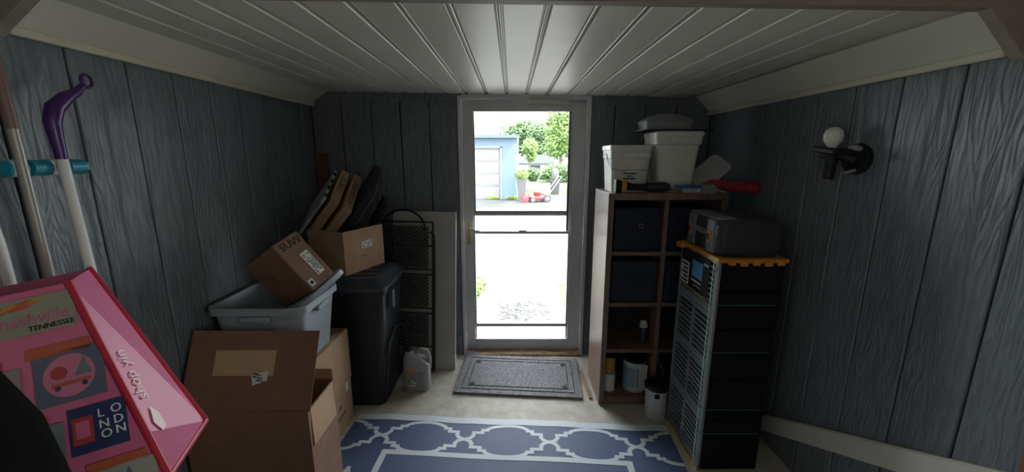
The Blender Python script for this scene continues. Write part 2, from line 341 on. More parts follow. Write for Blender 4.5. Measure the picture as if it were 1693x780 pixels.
# lawn mower
RED = mat('mower_red', (0.14, 0.008, 0.01), 0.35); RUB = mat('rubber_black', (0.03, 0.03, 0.032), 0.7)
mw = thing('lawn_mower', 'red push lawn mower with black wheels parked on the driveway', 'lawn mower', (0.98, 15.0, ZG - 0.004), (0, 0, 0.25))
MB().loft([rr(.62, .46, .12, .08), rr(.66, .5, .14, .13), rr(.62, .46, .12, .2), rr(.42, .34, .1, .24)]).build('deck', RED, mw)
MB().lathe([(.13, .24), (.14, .27), (.14, .36), (.10, .40), (.03, .41)], (-.02, 0, 0)).build('engine', RED, mw)
MB().box((.1, .12, .31), (.14, .1, .1), None, .015).build('air_filter', BLACK, mw)
MB().box((.36, 0, .2), (.2, .34, .16), None, .04, 2).build('grass_chute', RED, mw)
for x, y, r in ((-.27, -.26, .1), (-.27, .26, .1), (.3, -.27, .14), (.3, .27, .14)):
    w = MB().lathe([(r * .5, -.025), (r, -.02), (r, .02), (r * .5, .025)], (0, 0, 0), 20, 'y').build('wheel', RUB, mw, (x, y, r))
    MB().lathe([(r * .45, -.03), (r * .45, .03)], (0, 0, 0), 12, 'y').build('hub', WHITE, w)
MB().tube([(.3, -.2, .16), (.62, -.2, .6), (.88, -.2, .95), (.9, .2, .95), (.64, .2, .6), (.3, .2, .16)], .014, 8).build('handle', STEEL, mw)
MB().tube([(-.1, .2, .2), (.05, .22, .7), (.2, .22, 1.1), (.3, .2, 1.22)], .012, 8).build('control_bar', STEEL, mw)
# topiary in a tall planter
LEAF = mat('leaf_green', (0.062, 0.125, 0.03), 0.6, var=0.5, vscale=3, col2=(0.03, 0.07, 0.02))
LEAF2 = mat('leaf_bright', (0.12, 0.20, 0.035), 0.55, var=0.4, vscale=2, col2=(0.07, 0.14, 0.028))
LEAF3 = mat('leaf_blue', (0.09, 0.155, 0.06), 0.6, var=0.4, vscale=2, col2=(0.04, 0.085, 0.03))
BARK = mat('bark', (0.10, 0.075, 0.055), 0.9, var=0.3, bump=0.5)
def leaves(blobs, n, size, seed=1):
    rnd = random.Random(seed); m = MB()
    wts = [b[1][0] * b[1][1] * b[1][2] for b in blobs]
    for i in range(n):
        (cx, cy, cz), (rx, ry, rz) = rnd.choices(blobs, wts)[0]
        v = Vector((rnd.gauss(0, 1), rnd.gauss(0, 1), rnd.gauss(0, 1))).normalized() * (rnd.random() ** 0.4)
        p = Vector((cx + v.x * rx, cy + v.y * ry, cz + v.z * rz)); s = size * rnd.uniform(.6, 1.3)
        a = Vector((rnd.gauss(0, 1), rnd.gauss(0, 1), rnd.gauss(0, .6))).normalized(); b = a.orthogonal().normalized()
        m.add([p - a * s, p + b * s * .45, p + a * s, p - b * s * .45 + a.cross(b) * s * .15], [(0, 1, 2, 3)])
    return m
tp = thing('topiary', 'round clipped green shrub in a tall dark planter by the garage corner', 'plant', (0.37, 15.3, ZG - 0.004))
MB().loft([rr(.26, .26, .02, 0), rr(.38, .38, .02, .82), rr(.40, .40, .02, .86), rr(.34, .34, .02, .86), rr(.32, .32, .02, .8)]).build('planter', mat('planter_dark', (0.07, 0.07, 0.075), 0.6), tp)
o = leaves([((0, 0, 1.0), (.28, .28, .24))], 1500, .035, 3).build('foliage', LEAF2, tp, smooth=0); o['kind'] = 'stuff'
gc = thing('gas_can', 'small red fuel can on the driveway beside the planter', 'fuel can', (0.50, 14.75, ZG - 0.004))
MB().loft([rr(.26, .18, .04, 0), rr(.26, .18, .04, .22), rr(.12, .10, .03, .29)]).build('can_body', RED, gc)
MB().tube([(-.1, 0, .22), (-.08, 0, .33), (.06, 0, .33), (.08, 0, .24)], .014, 8).build('handle', RED, gc)
MB().cyl((.09, 0, .24), (.17, 0, .36), .018, .01, 10).build('spout', RED, gc)
# trees, bushes, neighbouring house
def tree(name, label, loc, blobs, n, size, m, trunk, seed, cat='tree', group=None):
    t = thing(name, label, cat, loc, (0, 0, 0), group)
    o = leaves(blobs, n, size, seed).build('foliage', m, t, smooth=0); o['kind'] = 'stuff'
    b = MB()
    for pts, r in trunk: b.tube(pts, r, 8)
    b.build('trunk', BARK, t); return t
tree('maple_tree', 'bright green leafy tree with airy crown beside the driveway', (2.75, 19, ZG - .02),
     [((0, 0, 2.9), (1.25, 1.2, 1.0)), ((-.7, -.2, 2.2), (.7, .8, .55)), ((.3, 0, 4.1), (.95, .9, .7)), ((-.25, 0, 4.9), (.55, .5, .45)), ((-.5, 0, 3.5), (.9, .8, .6)), ((1.2, 0, 3.4), (1.0, .9, 1.1)), ((-.2, .1, 1.75), (.7, .6, .3))], 9000, .085, LEAF2,
     [([(0, 0, -.05), (.02, 0, 1.2), (-.05, 0, 2.4), (0, 0, 4.3)], [.12, .10, .08, .02]), ([(0, 0, 1.5), (-.5, 0, 2.4), (-.7, 0, 3.0)], [.06, .04, .015]), ([(0, 0, 1.7), (.6, 0, 2.6), (1.0, 0, 3.4)], [.06, .04, .015])], 5)
tree('broad_tree', 'broad pale green tree behind the neighbouring house roof', (2.2, 42, ZG - .02),
     [((0, 0, 4.0), (2.6, 2, 1.3)), ((-2.2, 0, 3.6), (1.5, 1.4, 1.3)), ((2.2, 0, 3.6), (1.8, 1.5, 1.4)), ((.3, 0, 2.4), (3.0, 1.6, 1.2)), ((-1.0, 0, 4.7), (1.3, 1.2, .8))], 12000, .16, LEAF3, [([(0, 0, -.05), (0, 0, 2.4), (.2, 0, 4.2)], [.25, .2, .08])], 6)
tree('tall_tree', 'taller hazy green tree far beyond the lawn', (5.6, 46, ZG - .02), [((0, 0, 4.2), (2.4, 1.8, 1.6)), ((-1.5, 0, 3.3), (1.6, 1.4, 1.2)), ((1.6, 0, 3.4), (2, 1.4, 1.4))], 8000, .17, LEAF, [([(0, 0, -.05), (0, 0, 4)], [.25, .1])], 8)
tree('small_tree', 'small yellow-green tree at the garage corner near the far house', (1.35, 30, ZG - .02), [((0, 0, 2.3), (.6, .6, .7)), ((.1, 0, 1.6), (.45, .4, .4))], 1600, .1, LEAF2, [([(0, 0, -.05), (0, 0, 2)], [.07, .04])], 9)
tree('spreading_shrub', 'wide dark green shrub spreading on the lawn', (3.15, 26, ZG - .02), [((0, 0, .75), (1.25, .8, .5)), ((-.7, 0, .55), (.9, .7, .42)), ((.9, 0, .6), (.9, .7, .45)), ((0, 0, .3), (1.5, .8, .3))], 6000, .08, LEAF, [([(0, 0, -.03), (0, 0, .6)], [.06, .03])], 10, 'shrub')
tree('low_shrub', 'low rounded shrub beside the grey roofed house', (1.35, 27, ZG - .02), [((0, 0, .45), (.7, .5, .45))], 1500, .08, LEAF, [([(0, 0, -.03), (0, 0, .4)], [.04, .02])], 11, 'shrub')
nh = thing('far_house', 'low grey roofed house far beyond the lawn', 'house', (2.0, 36, ZG - .02))
MB().span(-1.6, 1.8, -.5, 3, 0, 1.0).build('wall', mat('far_wall', (0.25, 0.25, 0.26), 0.8), nh, smooth=0)
MB().prism([(-1.9, 1.0), (2.1, 1.0), (.8, 1.75), (-.6, 1.75)], -.8, 3.2).build('roof', mat('shingle_grey', (0.09, 0.095, 0.105), 0.9, var=0.2), nh, smooth=0)
MB().span(-.5, .5, -.53, -.5, .3, .85).build('window', mat('far_window', (0.05, 0.06, 0.07), 0.1), nh, smooth=0)
gp = thing('yard_bin', 'upright grey refuse bin standing on the lawn strip', 'bin', (1.95, 17.9, ZG - .02))
MB().loft([rr(.34, .34, .05, 0), rr(.42, .42, .05, .62), rr(.42, .42, .05, .66)]).build('bin_body', mat('bin_grey', (0.03, 0.03, 0.032), 0.6), gp)
MB().box((0, 0, .9), (.3, .24, .48), (0, .05, 0), .05, 2).build('bag', mat('bin_bag', (0.07, 0.068, 0.065), 0.6), gp)
struct(MB().span(1.2, 14, 19.9, 22.6, ZG - .1, ZG + .0).build('ground_walk', OC, smooth=0))
for i, (x, y) in enumerate(((-.52, 5.0), (.78, 4.25), (-.56, 4.2), (.02, 15.75), (-.75, 15.75))):
    o = tag(leaves([((0, 0, .06), (.16 if i < 3 else .25, .3 if i < 3 else .1, .07))], 500, .045, 20 + i).build('weed_tuft', LEAF2, None, (x, y, ZG), smooth=0), ['grass tuft at the edge of the bright path', 'grass tuft beside the outdoor mat', 'grass tuft between step and path edge', 'weeds at the garage corner', 'weeds along the overhead door'][i], 'grass'); o['kind'] = 'stuff'

# ================================================================== LEFT SIDE
def carton(name, label, loc, rot, dims, m=CARD, seam=True, group=None, open_top=False):
    """cardboard box, origin at bottom centre; parts: body, tape"""
    t = thing(name, label, 'cardboard box', loc, rot, group); w, d, h = dims
    if not open_top:
        MB().box((0, 0, h / 2), (w, d, h), None, 0.004).build('box_body', m, t, smooth=0)
        if seam:
            MB().box((0, 0, h + 0.0004), (w * 0.995, 0.05, 0.0012)).build('tape', TAPE, t, smooth=0)
    else:
        k = 0.005
        MB().span(-w/2, w/2, -d/2, -d/2 + k, 0, h).span(-w/2, w/2, d/2 - k, d/2, 0, h).span(-w/2, -w/2 + k, -d/2 + k, d/2 - k, 0, h).span(w/2 - k, w/2, -d/2 + k, d/2 - k, 0, h).span(-w/2 + k, w/2 - k, -d/2 + k, d/2 - k, 0, k).build('box_body', m, t, smooth=0)
    return t
def scribble(parent, m, rows, w, lh, loc, rot, seed=1, th=0.0008):
    """rows of short dark strokes: small print on a label"""
    rnd = random.Random(seed); b = MB()
    for r in range(rows):
        x = -w / 2
        while x < w / 2 - 0.004:
            l = rnd.uniform(0.004, 0.02)
            if rnd.random() < 0.75: b.box((min(x + l / 2, w / 2), -r * lh, 0), (l, lh * 0.5, th))
            x += l + 0.003
    return b.build('print', m, parent, loc, rot, smooth=0)
# two closed cartons stacked beside the rug
b3 = carton('cardboard_box', 'closed brown carton with handwriting, on the floor under another carton', (-1.245, 2.03, 0), (0, 0, 0.01), (0.45, 0.46, 0.285), CARD2, group=None)
MB().box((0.2256, -0.215, 0.245), (0.0012, 0.03, 0.07)).build('tape_tab', PAPER, b3, smooth=0); MB().box((0.2256, 0.16, 0.245), (0.0012, 0.035, 0.06)).build('tape_tab', PAPER, b3, smooth=0)
FAINT = mat('faint_marker', (0.12, 0.075, 0.05), 0.8)
scribble(b3, FAINT, 1, 0.14, 0.035, (0.2258, -0.0, 0.17), (PI/2, 0, PI/2), 31); scribble(b3, FAINT, 1, 0.26, 0.03, (0.2258, -0.01, 0.11), (PI/2, 0, PI/2), 35)
b2 = carton('cardboard_box', 'plain closed brown carton lying on the handwritten carton', (-1.235, 2.045, 0.287), (0, 0, -0.015), (0.45, 0.40, 0.325), CARD2)
# big open carton with a raised flap
b1 = carton('cardboard_box', 'large dark brown open carton with a raised front flap and tape patch', (-1.165, 1.645, 0.012), (0, 0, 0), (0.555, 0.255, 0.545), CARD, open_top=True)
fl = MB().box((0, 0, 0.17), (0.575, 0.006, 0.34), None, 0.002).build('front_flap', CARD, b1, (0, -0.125, 0.545), (-0.46, 0, 0), smooth=0)
MB().box((-0.03, -0.0036, 0.20), (0.27, 0.001, 0.11)).build('tape_patch', TAPE, fl, smooth=0)
lb = MB().hexa([(0.02, -0.0045, 0.105), (0.085, -0.012, 0.125), (0.08, -0.004, 0.13), (0.02, -0.0036, 0.12), (0.01, -0.0045, 0.145), (0.085, -0.012, 0.168), (0.085, -0.004, 0.17), (0.01, -0.0036, 0.15)]).build('crumpled_label', PAPER, fl, smooth=0)
scribble(lb, INK, 3, 0.05, 0.011, (0.05, -0.0125, 0.148), (PI/2, 0.25, 0.1), 4)
MB().box((0.2, 0.0, 0.0), (0.17, 0.008, 0.004)).build('fold_crease', mat('card_dark', (0.13, 0.075, 0.045), 0.9), fl, smooth=0)
MB().box((0, 0, 0.09), (0.006, 0.22, 0.18), None, 0.002).build('side_flap', CARD2, b1, (0.281, 0, 0.36), (0, -0.03, 0), smooth=0)
MB().box((0, 0, 0.12), (0.54, 0.006, 0.2), None, 0.002).build('back_flap', CARD2, b1, (0, 0.131, 0.375), (-0.02, 0, 0), smooth=0)
# grey storage tote (open) with its lid tilted inside
TOTE = mat('tote_grey', (0.30, 0.35, 0.40), 0.45, var=0.05)
tt = thing('storage_tote', 'open grey-blue plastic storage tote standing on the closed carton', 'storage tote', (-1.215, 1.935, 0.615))
MB().loft([rr(.36, .32, .04, 0), rr(.43, .375, .05, .285), rr(.465, .41, .055, .29), rr(.465, .41, .055, .325), rr(.435, .38, .05, .325), rr(.42, .365, .045, .285), rr(.35, .31, .04, .006)]).build('tub', TOTE, tt)
MB().box((0, -0.2, .27), (.14, .02, .03), None, .006).build('grip', TOTE, tt); MB().box((.226, 0, .27), (.02, .12, .03), None, .006).build('grip', TOTE, tt)
R5 = (.541, .959, .189); c5 = Vector((-1.142, 1.95, 1.066)); M5 = rotm(R5)
b5 = carton('cardboard_box', 'tilted small carton with shipping label and black stamp, half inside the grey tote', c5 - M5 @ Vector((0, 0, .133)), R5, (.283, .164, .266), CARD, seam=False)
lb = MB().box((0.03, 0.025, .267), (.135, .05, .001)).build('shipping_label', PAPER, b5, smooth=0)
scribble(lb, INK, 5, .11, .008, (0.03, 0.042, .2678), (0, 0, 0), 9)
text('stamp', 'S', .055, INK, b5, (-.105, -.045, .2672), (0, 0, PI/2)); text('stamp', 'U', .055, INK, b5, (-.105, -.010, .2672), (0, 0, PI/2))
for yy in (.018, .032, .048, .062): MB().box((-.105, yy, .2668), (.036, .006, .001), (0, 0, .35 if yy in (.018, .048) else -.35)).build('stamp_stroke', INK, b5, smooth=0)
scribble(b5, FAINT, 2, .04, .014, (.118, .045, .2668), (0, 0, PI/2), 14)
MB().box((.105, -.055, .267), (.035, .03, .001)).build('sticker', PAPER, b5, smooth=0); MB().box((.105, -.055, .2678), (.018, .018, .001)).build('sticker_mark', INK, b5, smooth=0)
scribble(b5, INK, 1, .05, .014, (-.02, -.0824, .10), (PI/2, 0, 0), 8)
ld = c5 + M5 @ Vector((.168, .0, -.015))
l = thing('tote_lid', 'grey plastic tote lid wedged on edge beside the labelled carton', 'lid', ld, R5)
MB().loft([rr(.28, .30, .05, -.022), rr(.30, .32, .06, -.016), rr(.30, .32, .06, .008), rr(.26, .28, .05, .014), rr(.24, .26, .05, .006)]).build('lid_panel', TOTE, l, (0, 0, 0), (0, PI/2, 0))
# black wheeled bin
bn = thing('wheeled_bin', 'tall black wheeled plastic bin with ribbed lid beside the cartons', 'bin', (-1.0, 2.555, 0))
DK = mat('bin_black', (0.017, 0.022, 0.031), 0.35, var=0.1)
MB().loft([rr(.30, .40, .05, 0), rr(.34, .44, .06, .40), rr(.38, .47, .06, .78), rr(.40, .49, .06, .79), rr(.40, .49, .06, .82)]).build('bin_body', DK, bn)
lid = MB().loft([rr(.425, .51, .06, .815), rr(.43, .515, .06, .84), rr(.40, .48, .06, .845), rr(.34, .42, .06, .885), rr(.30, .38, .05, .89)]).build('lid', mat('bin_lid', (0.055, 0.065, 0.082), 0.3), bn)
for k in range(4): MB().box((0, -.135 + .09 * k, .891), (.26, .04, .008), None, .003).build('rib', mat('bin_lid_dark', (0.014, 0.016, 0.02), 0.3), lid)
MB().box((.215, -.1, .72), (.012, .05, .12), None, .004).build('latch', mat('latch_grey', (0.10, 0.11, 0.12), 0.5), bn)
MB().tube([(.16, -.19, .06), (.18, -.2, .25), (.187, -.16, .42), (.187, 0, .48), (.187, .16, .42), (.18, .2, .25), (.16, .19, .06)], .008, 8).build('side_rib', DK, bn)
for sx in (-1, 1): MB().lathe([(.03, -.02), (.07, -.018), (.07, .018), (.03, .02)], (0, 0, 0), 20, 'x').build('wheel', RUB, bn, (sx * .135, .19, .07))
# carton with flat things, on the bin
A4 = math.atan2(-.14, .32)
b4c = Vector((-1.05, 2.38, .8965)) + rotm((0, 0, A4)) @ Vector((-.15, .175, 0))
b4 = carton('cardboard_box', 'open tan carton with white label on the black bin, holding flat packages', b4c, (0, 0, A4), (.31, .35, .28), CARD2, open_top=True)
lb = MB().box((.1555, .02, .17), (.001, .09, .045)).build('shipping_label', PAPER, b4, smooth=0)
scribble(lb, INK, 4, .075, .009, (.1565, .02, .183), (PI/2, 0, PI/2), 12)
MB().box((.1556, -.01, .10), (.001, .06, .006)).build('print', mat('faint_ink', (0.2, 0.12, 0.07), 0.8), b4, smooth=0)
def slab(name, label, cat, c, rot, dims, m, bev=.003): 
    t = thing(name, label, cat, c, rot); MB().box((0, 0, 0), dims, None, bev).build('slab_body', m, t, smooth=0); return t
sl1 = slab('flat_carton', 'flat brown carton with printed edge leaning beside the torn white mailer', 'cardboard box', (-1.20, 2.56, 1.335), (.67, .55, .5), (.055, .32, .36), CARD2)
scribble(sl1, FAINT, 2, .13, .016, (-.008, .02, .1804), (0, 0, PI/2), 41)
sl2 = slab('flat_carton', 'flat brown carton with printed edge leaning against the black padded panel', 'cardboard box', (-1.125, 2.57, 1.30), (.67, .55, .5), (.055, .36, .34), CARD2)
scribble(sl2, FAINT, 2, .22, .016, (-.008, .0, .1704), (0, 0, PI/2), 43)
sl0 = slab('torn_mailer', 'torn white and black padded mailer leaning in the tan carton', 'mailer', (-1.262, 2.54, 1.34), (.70, .56, .5), (.016, .30, .38), mat('mailer_white', (0.42, 0.42, 0.42), 0.5, var=0.3))
for k in range(4): MB().box((0, -.1 + .07 * k, .191), (.017, .03, .003), (0, 0, .3)).build('black_print', INK, sl0, smooth=0)
sl3 = slab('padded_panel', 'black padded panel leaning at the right end of the tan carton', 'panel', (-1.022, 2.61, 1.32), (.55, .52, .45), (.055, .34, .48), mat('panel_black', (0.02, 0.022, 0.026), 0.45), .008)
MB().box((.029, 0, 0), (.004, .30, .42), None, .001).build('face', mat('panel_face', (0.10, 0.115, 0.14), 0.5), sl3, smooth=0)
slab('black_case', 'small black case tucked behind the padded panel', 'case', (-.955, 2.74, 1.22), (.5, .5, .4), (.04, .2, .26), BLACK, .008)
# brown board standing in the corner
tag(MB().box((0, 0, .83), (.085, .02, 1.66), None, .002).build('wood_board', mat('dark_board', (0.13, 0.06, 0.035), 0.6, var=0.3, vscale=5, stretch=(6, 6, .5)), None, (-1.435, 3.026, 0), smooth=0), 'narrow dark brown board standing in the corner behind the cartons', 'board')
# white panel leaning on the back wall
pb = MB().box((0, 0, .615), (.50, .018, 1.23), None, .002).build('white_panel', mat('panel_white', (0.50, 0.49, 0.47), 0.6, var=0.04), None, (-.69, 2.838, 0), (-.12, .0, -.14), smooth=0)
tag(pb, 'tall off-white flat panel leaning against the back wall by the door', 'panel')
# black wire rack
wr = thing('wire_rack', 'black scrolled wire rack folded flat in front of the white panel', 'rack', (-.835, 2.80, 0), (-.118, 0, -.14))
WI = mat('black_wire', (0.010, 0.010, 0.012), 0.4)
for x in (-.225, .225): MB().tube([(x, 0, 0), (x, 0, 1.16)], .008, 8).build('upright', WI, wr)
MB().tube([(.245, -.02, .02), (.245, -.02, 1.02), (.24, -.02, 1.07), (.21, -.02, 1.09)], .007, 8).build('hinge_bar', WI, wr)
MB().tube([(.17 * math.cos(math.radians(a)), -.012, 1.10 + .15 * math.sin(math.radians(a))) for a in range(0, 181, 12)], .008, 8).build('top_arch', WI, wr)
for z in (1.16, .98, .80, .76, .50, .46, .20): MB().tube([(-.225, 0, z), (.225, 0, z)], .006, 6).build('crossbar', WI, wr)
def spiral(cx, cz, r, s): return [(cx + s * r * (1 - k / 14) * math.cos(k * .62), -.004, cz + r * (1 - k / 14) * math.sin(k * .62)) for k in range(13)]
for z0 in (1.06, .88, .63, .33):
    for sx in (-1, 1): MB().tube(spiral(sx * .05, z0 + .02, .035, sx), .003, 5).build('scroll', WI, wr)
for z0, z1 in ((.99, 1.13), (.81, .97), (.51, .75), (.21, .45)):
    m = MB(); n = 14
    for k in range(-n, n + 1):
        for s in (-1, 1):
            a = (k * .03, z0); x1 = k * .03 + s * (z1 - z0); pts = []
            lo, hi = -.215, .19; t0, t1 = 0.0, 1.0
            dx = x1 - a[0]
            if abs(dx) < 1e-6: continue
            ta, tb = sorted(((lo - a[0]) / dx, (hi - a[0]) / dx)); t0 = max(0, ta); t1 = min(1, tb)
            if t1 - t0 > .02: m.tube([(a[0] + dx * t0, -.002, z0 + (z1 - z0) * t0), (a[0] + dx * t1, -.002, z0 + (z1 - z0) * t1)], .0042, 4)
    m.build('mesh_panel', WI, wr)['kind'] = 'stuff'
# motor oil jug
oj = thing('oil_jug', 'grey plastic oil jug with moulded handle on the concrete floor', 'jug', (-.68, 2.56, 0), (0, 0, .12))
JG = mat('jug_grey', (0.33, 0.33, 0.34), 0.35, var=0.04)
MB().loft([rr(.17, .11, .03, 0), rr(.185, .12, .035, .01), rr(.185, .12, .035, .19), rr(.15, .11, .035, .235, cx=-.015), rr(.08, .08, .03, .27, cx=-.04), rr(.045, .045, .02, .285, cx=-.05), rr(.045, .045, .02, .30, cx=-.05)]).build('jug_body', JG, oj)
MB().tube([(-.02, 0, .26), (.03, 0, .30), (.075, 0, .285), (.09, 0, .22), (.085, 0, .15)], [.016, .016, .017, .017, .014], 10).build('handle', JG, oj)
MB().lathe([(.026, .298), (.026, .325), (.022, .33)], (-.05, 0, 0)).build('cap', BLACK, oj)
lb = MB().box((-.01, -.0605, .10), (.12, .001, .12)).build('label', mat('jug_label', (0.22, 0.22, 0.24), 0.4), oj, smooth=0)
MB().box((-.035, -.0612, .17), (.05, .001, .03)).build('label_band', mat('jug_orange', (0.5, 0.22, 0.06), 0.5), lb, smooth=0)
scribble(lb, PAPER, 3, .05, .018, (-.03, -.0618, .09), (PI/2, 0, 0), 6)
# tool rack on the left wall
TEAL = mat('teal_plastic', (0.01, 0.22, 0.32), 0.35)
tk = thing('tool_rack', 'white wall rail with teal rollers holding broom handles', 'tool rack', (-1.478, 1.13, 1.61))
MB().span(-.01, .012, -.28, .235, -.024, .024, .003).build('rail', WHITE, tk, smooth=0)
for k in range(5):
    y = -.245 + .1 * k
    r = MB().lathe([(.006, -.026), (.024, -.024), (.024, .024), (.006, .026)], (0, 0, 0), 14, 'y').build('roller', TEAL, tk, (.034, y + .03, 0), (0, 0, 0))
    if k < 4: MB().lathe([(.008, -.022), (.023, -.02), (.026, 0), (.023, .02), (.008, .022)], (0, 0, 0), 14, 'y').build('grip', WHITE, tk, (.026, y + .078, 0))
MB().span(-.008, .02, .235, .25, -.015, .015, .003).build('end_cap', TEAL, tk, smooth=0)
gpole = thing('mop_handle', 'grey metal broom pole hanging from the wall rail beside the purple hook', 'pole', (-1.40, 1.13, 0))
MB().tube([(0, .02, .62), (0, .012, 1.2), (0, .01, 1.75)], .0125, 12).build('pole', mat('pole_grey', (0.30, 0.29, 0.28), 0.4, metal=0.3), gpole)
MB().tube([(0, .01, 1.72), (0, .006, 2.0), (.0, .0, 2.25)], .0145, 12).build('sleeve', mat('pole_brown', (0.16, 0.10, 0.08), 0.5), gpole)
ph = thing('duster', 'white broom handle with a purple hooked grip ending in a ring', 'broom', (-1.41, 1.255, 0))
MB().tube([(0, .012, .62), (0, .01, 1.27), (0, 0, 1.64)], .0145, 12).build('handle', WHITE, ph)
PUR = mat('purple_plastic', (0.055, 0.012, 0.13), 0.35)
MB().tube([(0, 0, 1.635), (0, -.002, 1.70), (0, -.004, 1.745), (0, .012, 1.79), (0, .05, 1.825), (0, .09, 1.85), (0, .108, 1.87)], [.015, .018, .021, .023, .019, .012, .009], 12).build('grip', PUR, ph)
MB().tube([(0, .125 + .017 * math.cos(k * PI / 8), 1.888 + .02 * math.sin(k * PI / 8)) for k in range(16)], .005, 8, True).build('hanging_ring', PUR, ph)
wp = thing('broom_handle', 'thin white broom handle at the end of the wall rail', 'pole', (-1.41, 1.055, 0))
MB().tube([(0, 0, .6), (0, -.002, 1.40), (0, -.02, 1.66)], .013, 12).build('handle', WHITE, wp)
for t, z in ((gpole, .62), (ph, .62), (wp, .60)):
    MB().box((0, 0, z - .3), (.05, .066, .05), None, .01).build('head', TEAL, t); MB().prism([(-.034, 0), (.034, 0), (.03, z - .32), (-.03, z - .32)], -.02, .02, 'x').build('bristles', mat('bristle', (0.12, 0.12, 0.14), 0.9), t, smooth=0)
    MB().cyl((0, 0, z - .3), (0, .0, z + .02), .012, n=10).build('socket', TEAL, t)

# pink shopping bag leaning on a black bundle
PINK = mat('bag_pink', (0.60, 0.14, 0.29), 0.45, var=0.06); REDT = mat('bag_red', (0.42, 0.015, 0.045), 0.4)
FRT, FRB, BRB, BRT = Vector((-.9329, .7885, 1.3867)), Vector((-.6973, .6838, 1.0093)), Vector((-.7636, .8658, 1.0007)), Vector((-1.0316, .9236, 1.3760))
wv = Vector((-.90, -.29, -.165)).normalized() * .38
bg = thing('shopping_bag', 'glossy pink shopping bag with red edging, leaning on the black bundle', 'shopping bag', FRB)
def q(v): return v - FRB
FLT, FLB, BLT, BLB = FRT + wv, FRB + wv, BRT + wv, BRB + wv
def sheet(name, a, b, c, d, m, parent, th=.002, nu=1, nv=1, bulge=0):
    n = (b - a).cross(d - a).normalized(); M_ = MB(); vs = []
    for off in (0, -th):
        for j in range(nv + 1):
            for i in range(nu + 1):
                s, t = i / nu, j / nv; p = (a * (1 - s) + b * s) * (1 - t) + (d * (1 - s) + c * s) * t
                w = bulge * math.sin(PI * s) * math.sin(PI * t) + (0.004 * math.sin(s * 9 + t * 5) * math.sin(PI * t) if bulge else 0)
                vs.append(p + n * (off + w))
    k = (nu + 1) * (nv + 1); fs = []
    for j in range(nv):
        for i in range(nu):
            a0 = j * (nu + 1) + i; f = (a0, a0 + 1, a0 + nu + 2, a0 + nu + 1); fs += [f, tuple(k + x for x in f)[::-1]]
    B = list(range(nu)) + [nu + j * (nu + 1) for j in range(nv)] + [k - 1 - i for i in range(nu)] + [(nv - j) * (nu + 1) for j in range(nv)]
    for i in range(len(B)): x, y = B[i], B[(i + 1) % len(B)]; fs.append((y, x, x + k, y + k))
    M_.add(vs, fs); return M_.build(name, m, parent, smooth=30)
fp = sheet('front_panel', q(FLB), q(FRB), q(FRT), q(FLT), PINK, bg)
K1 = q(FRB * .78 + FRT * .22); gn = (q(BRB) - q(FRB)).cross(q(FRT) - q(FRB)).normalized()
mid = (q(FRT) + q(BRT) + K1 + q(BRB)) / 4 - gn * .012; tm = (q(FRT) + q(BRT)) / 2 - gn * .01; lowm = (K1 + q(FRB) * 1.2 + q(BRB)) / 3.2 + gn * .02
sp = MB().add([q(FRT), K1, q(BRB), q(BRT), mid, tm, q(FRB), lowm], [(0, 1, 2), (0, 2, 3), (1, 6, 7), (6, 2, 7), (2, 1, 7)]).build('side_gusset', PINK, bg, smooth=0)
sheet('back_panel', q(BRB), q(BLB), q(BLT), q(BRT), PINK, bg); sheet('far_gusset', q(BLB), q(FLB), q(FLT), q(BLT), PINK, bg)
sheet('bag_bottom', q(FLB), q(BLB), q(BRB), q(FRB), PINK, bg)
for a, b in ((FRB, FRT), (BRB, BRT), (FRB, BRB)):
    d = (b - a); o = MB().box((0, 0, 0), (.012, .012, d.length + .01), None, .003).build('edging', REDT, bg, q((a + b) / 2), d.to_track_quat('Z', 'Y').to_euler(), smooth=0)
st = MB().tube([q(FRT * .6 + FLT * .4 + Vector((0, 0, -.02))), q(FRT * .6 + FLT * .4 + Vector((.0, -.02, .09))), q(FRT * .35 + FLT * .65 + Vector((-.02, -.03, .10))), q(FRT * .2 + FLT * .8 + Vector((0, 0, -.02)))], .014, 8).build('strap', REDT, bg)
# printed tiles on the bag front: u from the right edge leftwards, v from the top downwards (fractions of the panel)
ux = -wv.normalized(); vz = (FRT - FRB).normalized(); nrm = ux.cross(vz).normalized(); vz = nrm.cross(ux)
fr = Matrix((ux, vz, nrm)).transposed().to_euler()
def fpos(u, v, off=.003):
    p = (FRT + (FRB - FRT) * v) + wv * u; return q(p + nrm * off)
def tile(u, v, w, h, col, name='print_tile'):
    return MB().box((0, 0, 0), (w, h, .0012), None, 0).build(name, mat('ink_%d_%d_%d' % tuple(int(x * 255) for x in col), col, .5), fp, fpos(u, v), fr, smooth=0)
def dot(parent, x, y, rx, ry, col, z=.0012):
    m = MB(); m.add([(x + rx * math.cos(a * PI / 12), y + ry * math.sin(a * PI / 12), z) for a in range(24)], [tuple(range(24))])
    return m.build('motif', mat('ink_%d_%d_%d' % tuple(int(k * 255) for k in col), col, .5), parent, smooth=0)
def poly(parent, pts, col, z=.0013):
    return MB().add([(x, y, z) for x, y in pts], [tuple(range(len(pts)))]).build('motif', mat('ink_%d_%d_%d' % tuple(int(k * 255) for k in col), col, .5), parent, smooth=0)
GN = (.27, .27, .22); OR = (.45, .10, .05); NV = (.03, .04, .13); SL = (.11, .12, .20); RD = (.42, .05, .06); PK = (.55, .17, .30)
t1 = tile(.24, .12, .17, .075, GN)
text('lettering', 'nashville', .034, mat('ink_pinktext', (.50, .12, .26), .5), t1, (.018, -.008, .0012), (0, 0, .0)); text('lettering', 'TENNESSEE', .015, INK, t1, (.045, -.028, .0012), (0, 0, 0))
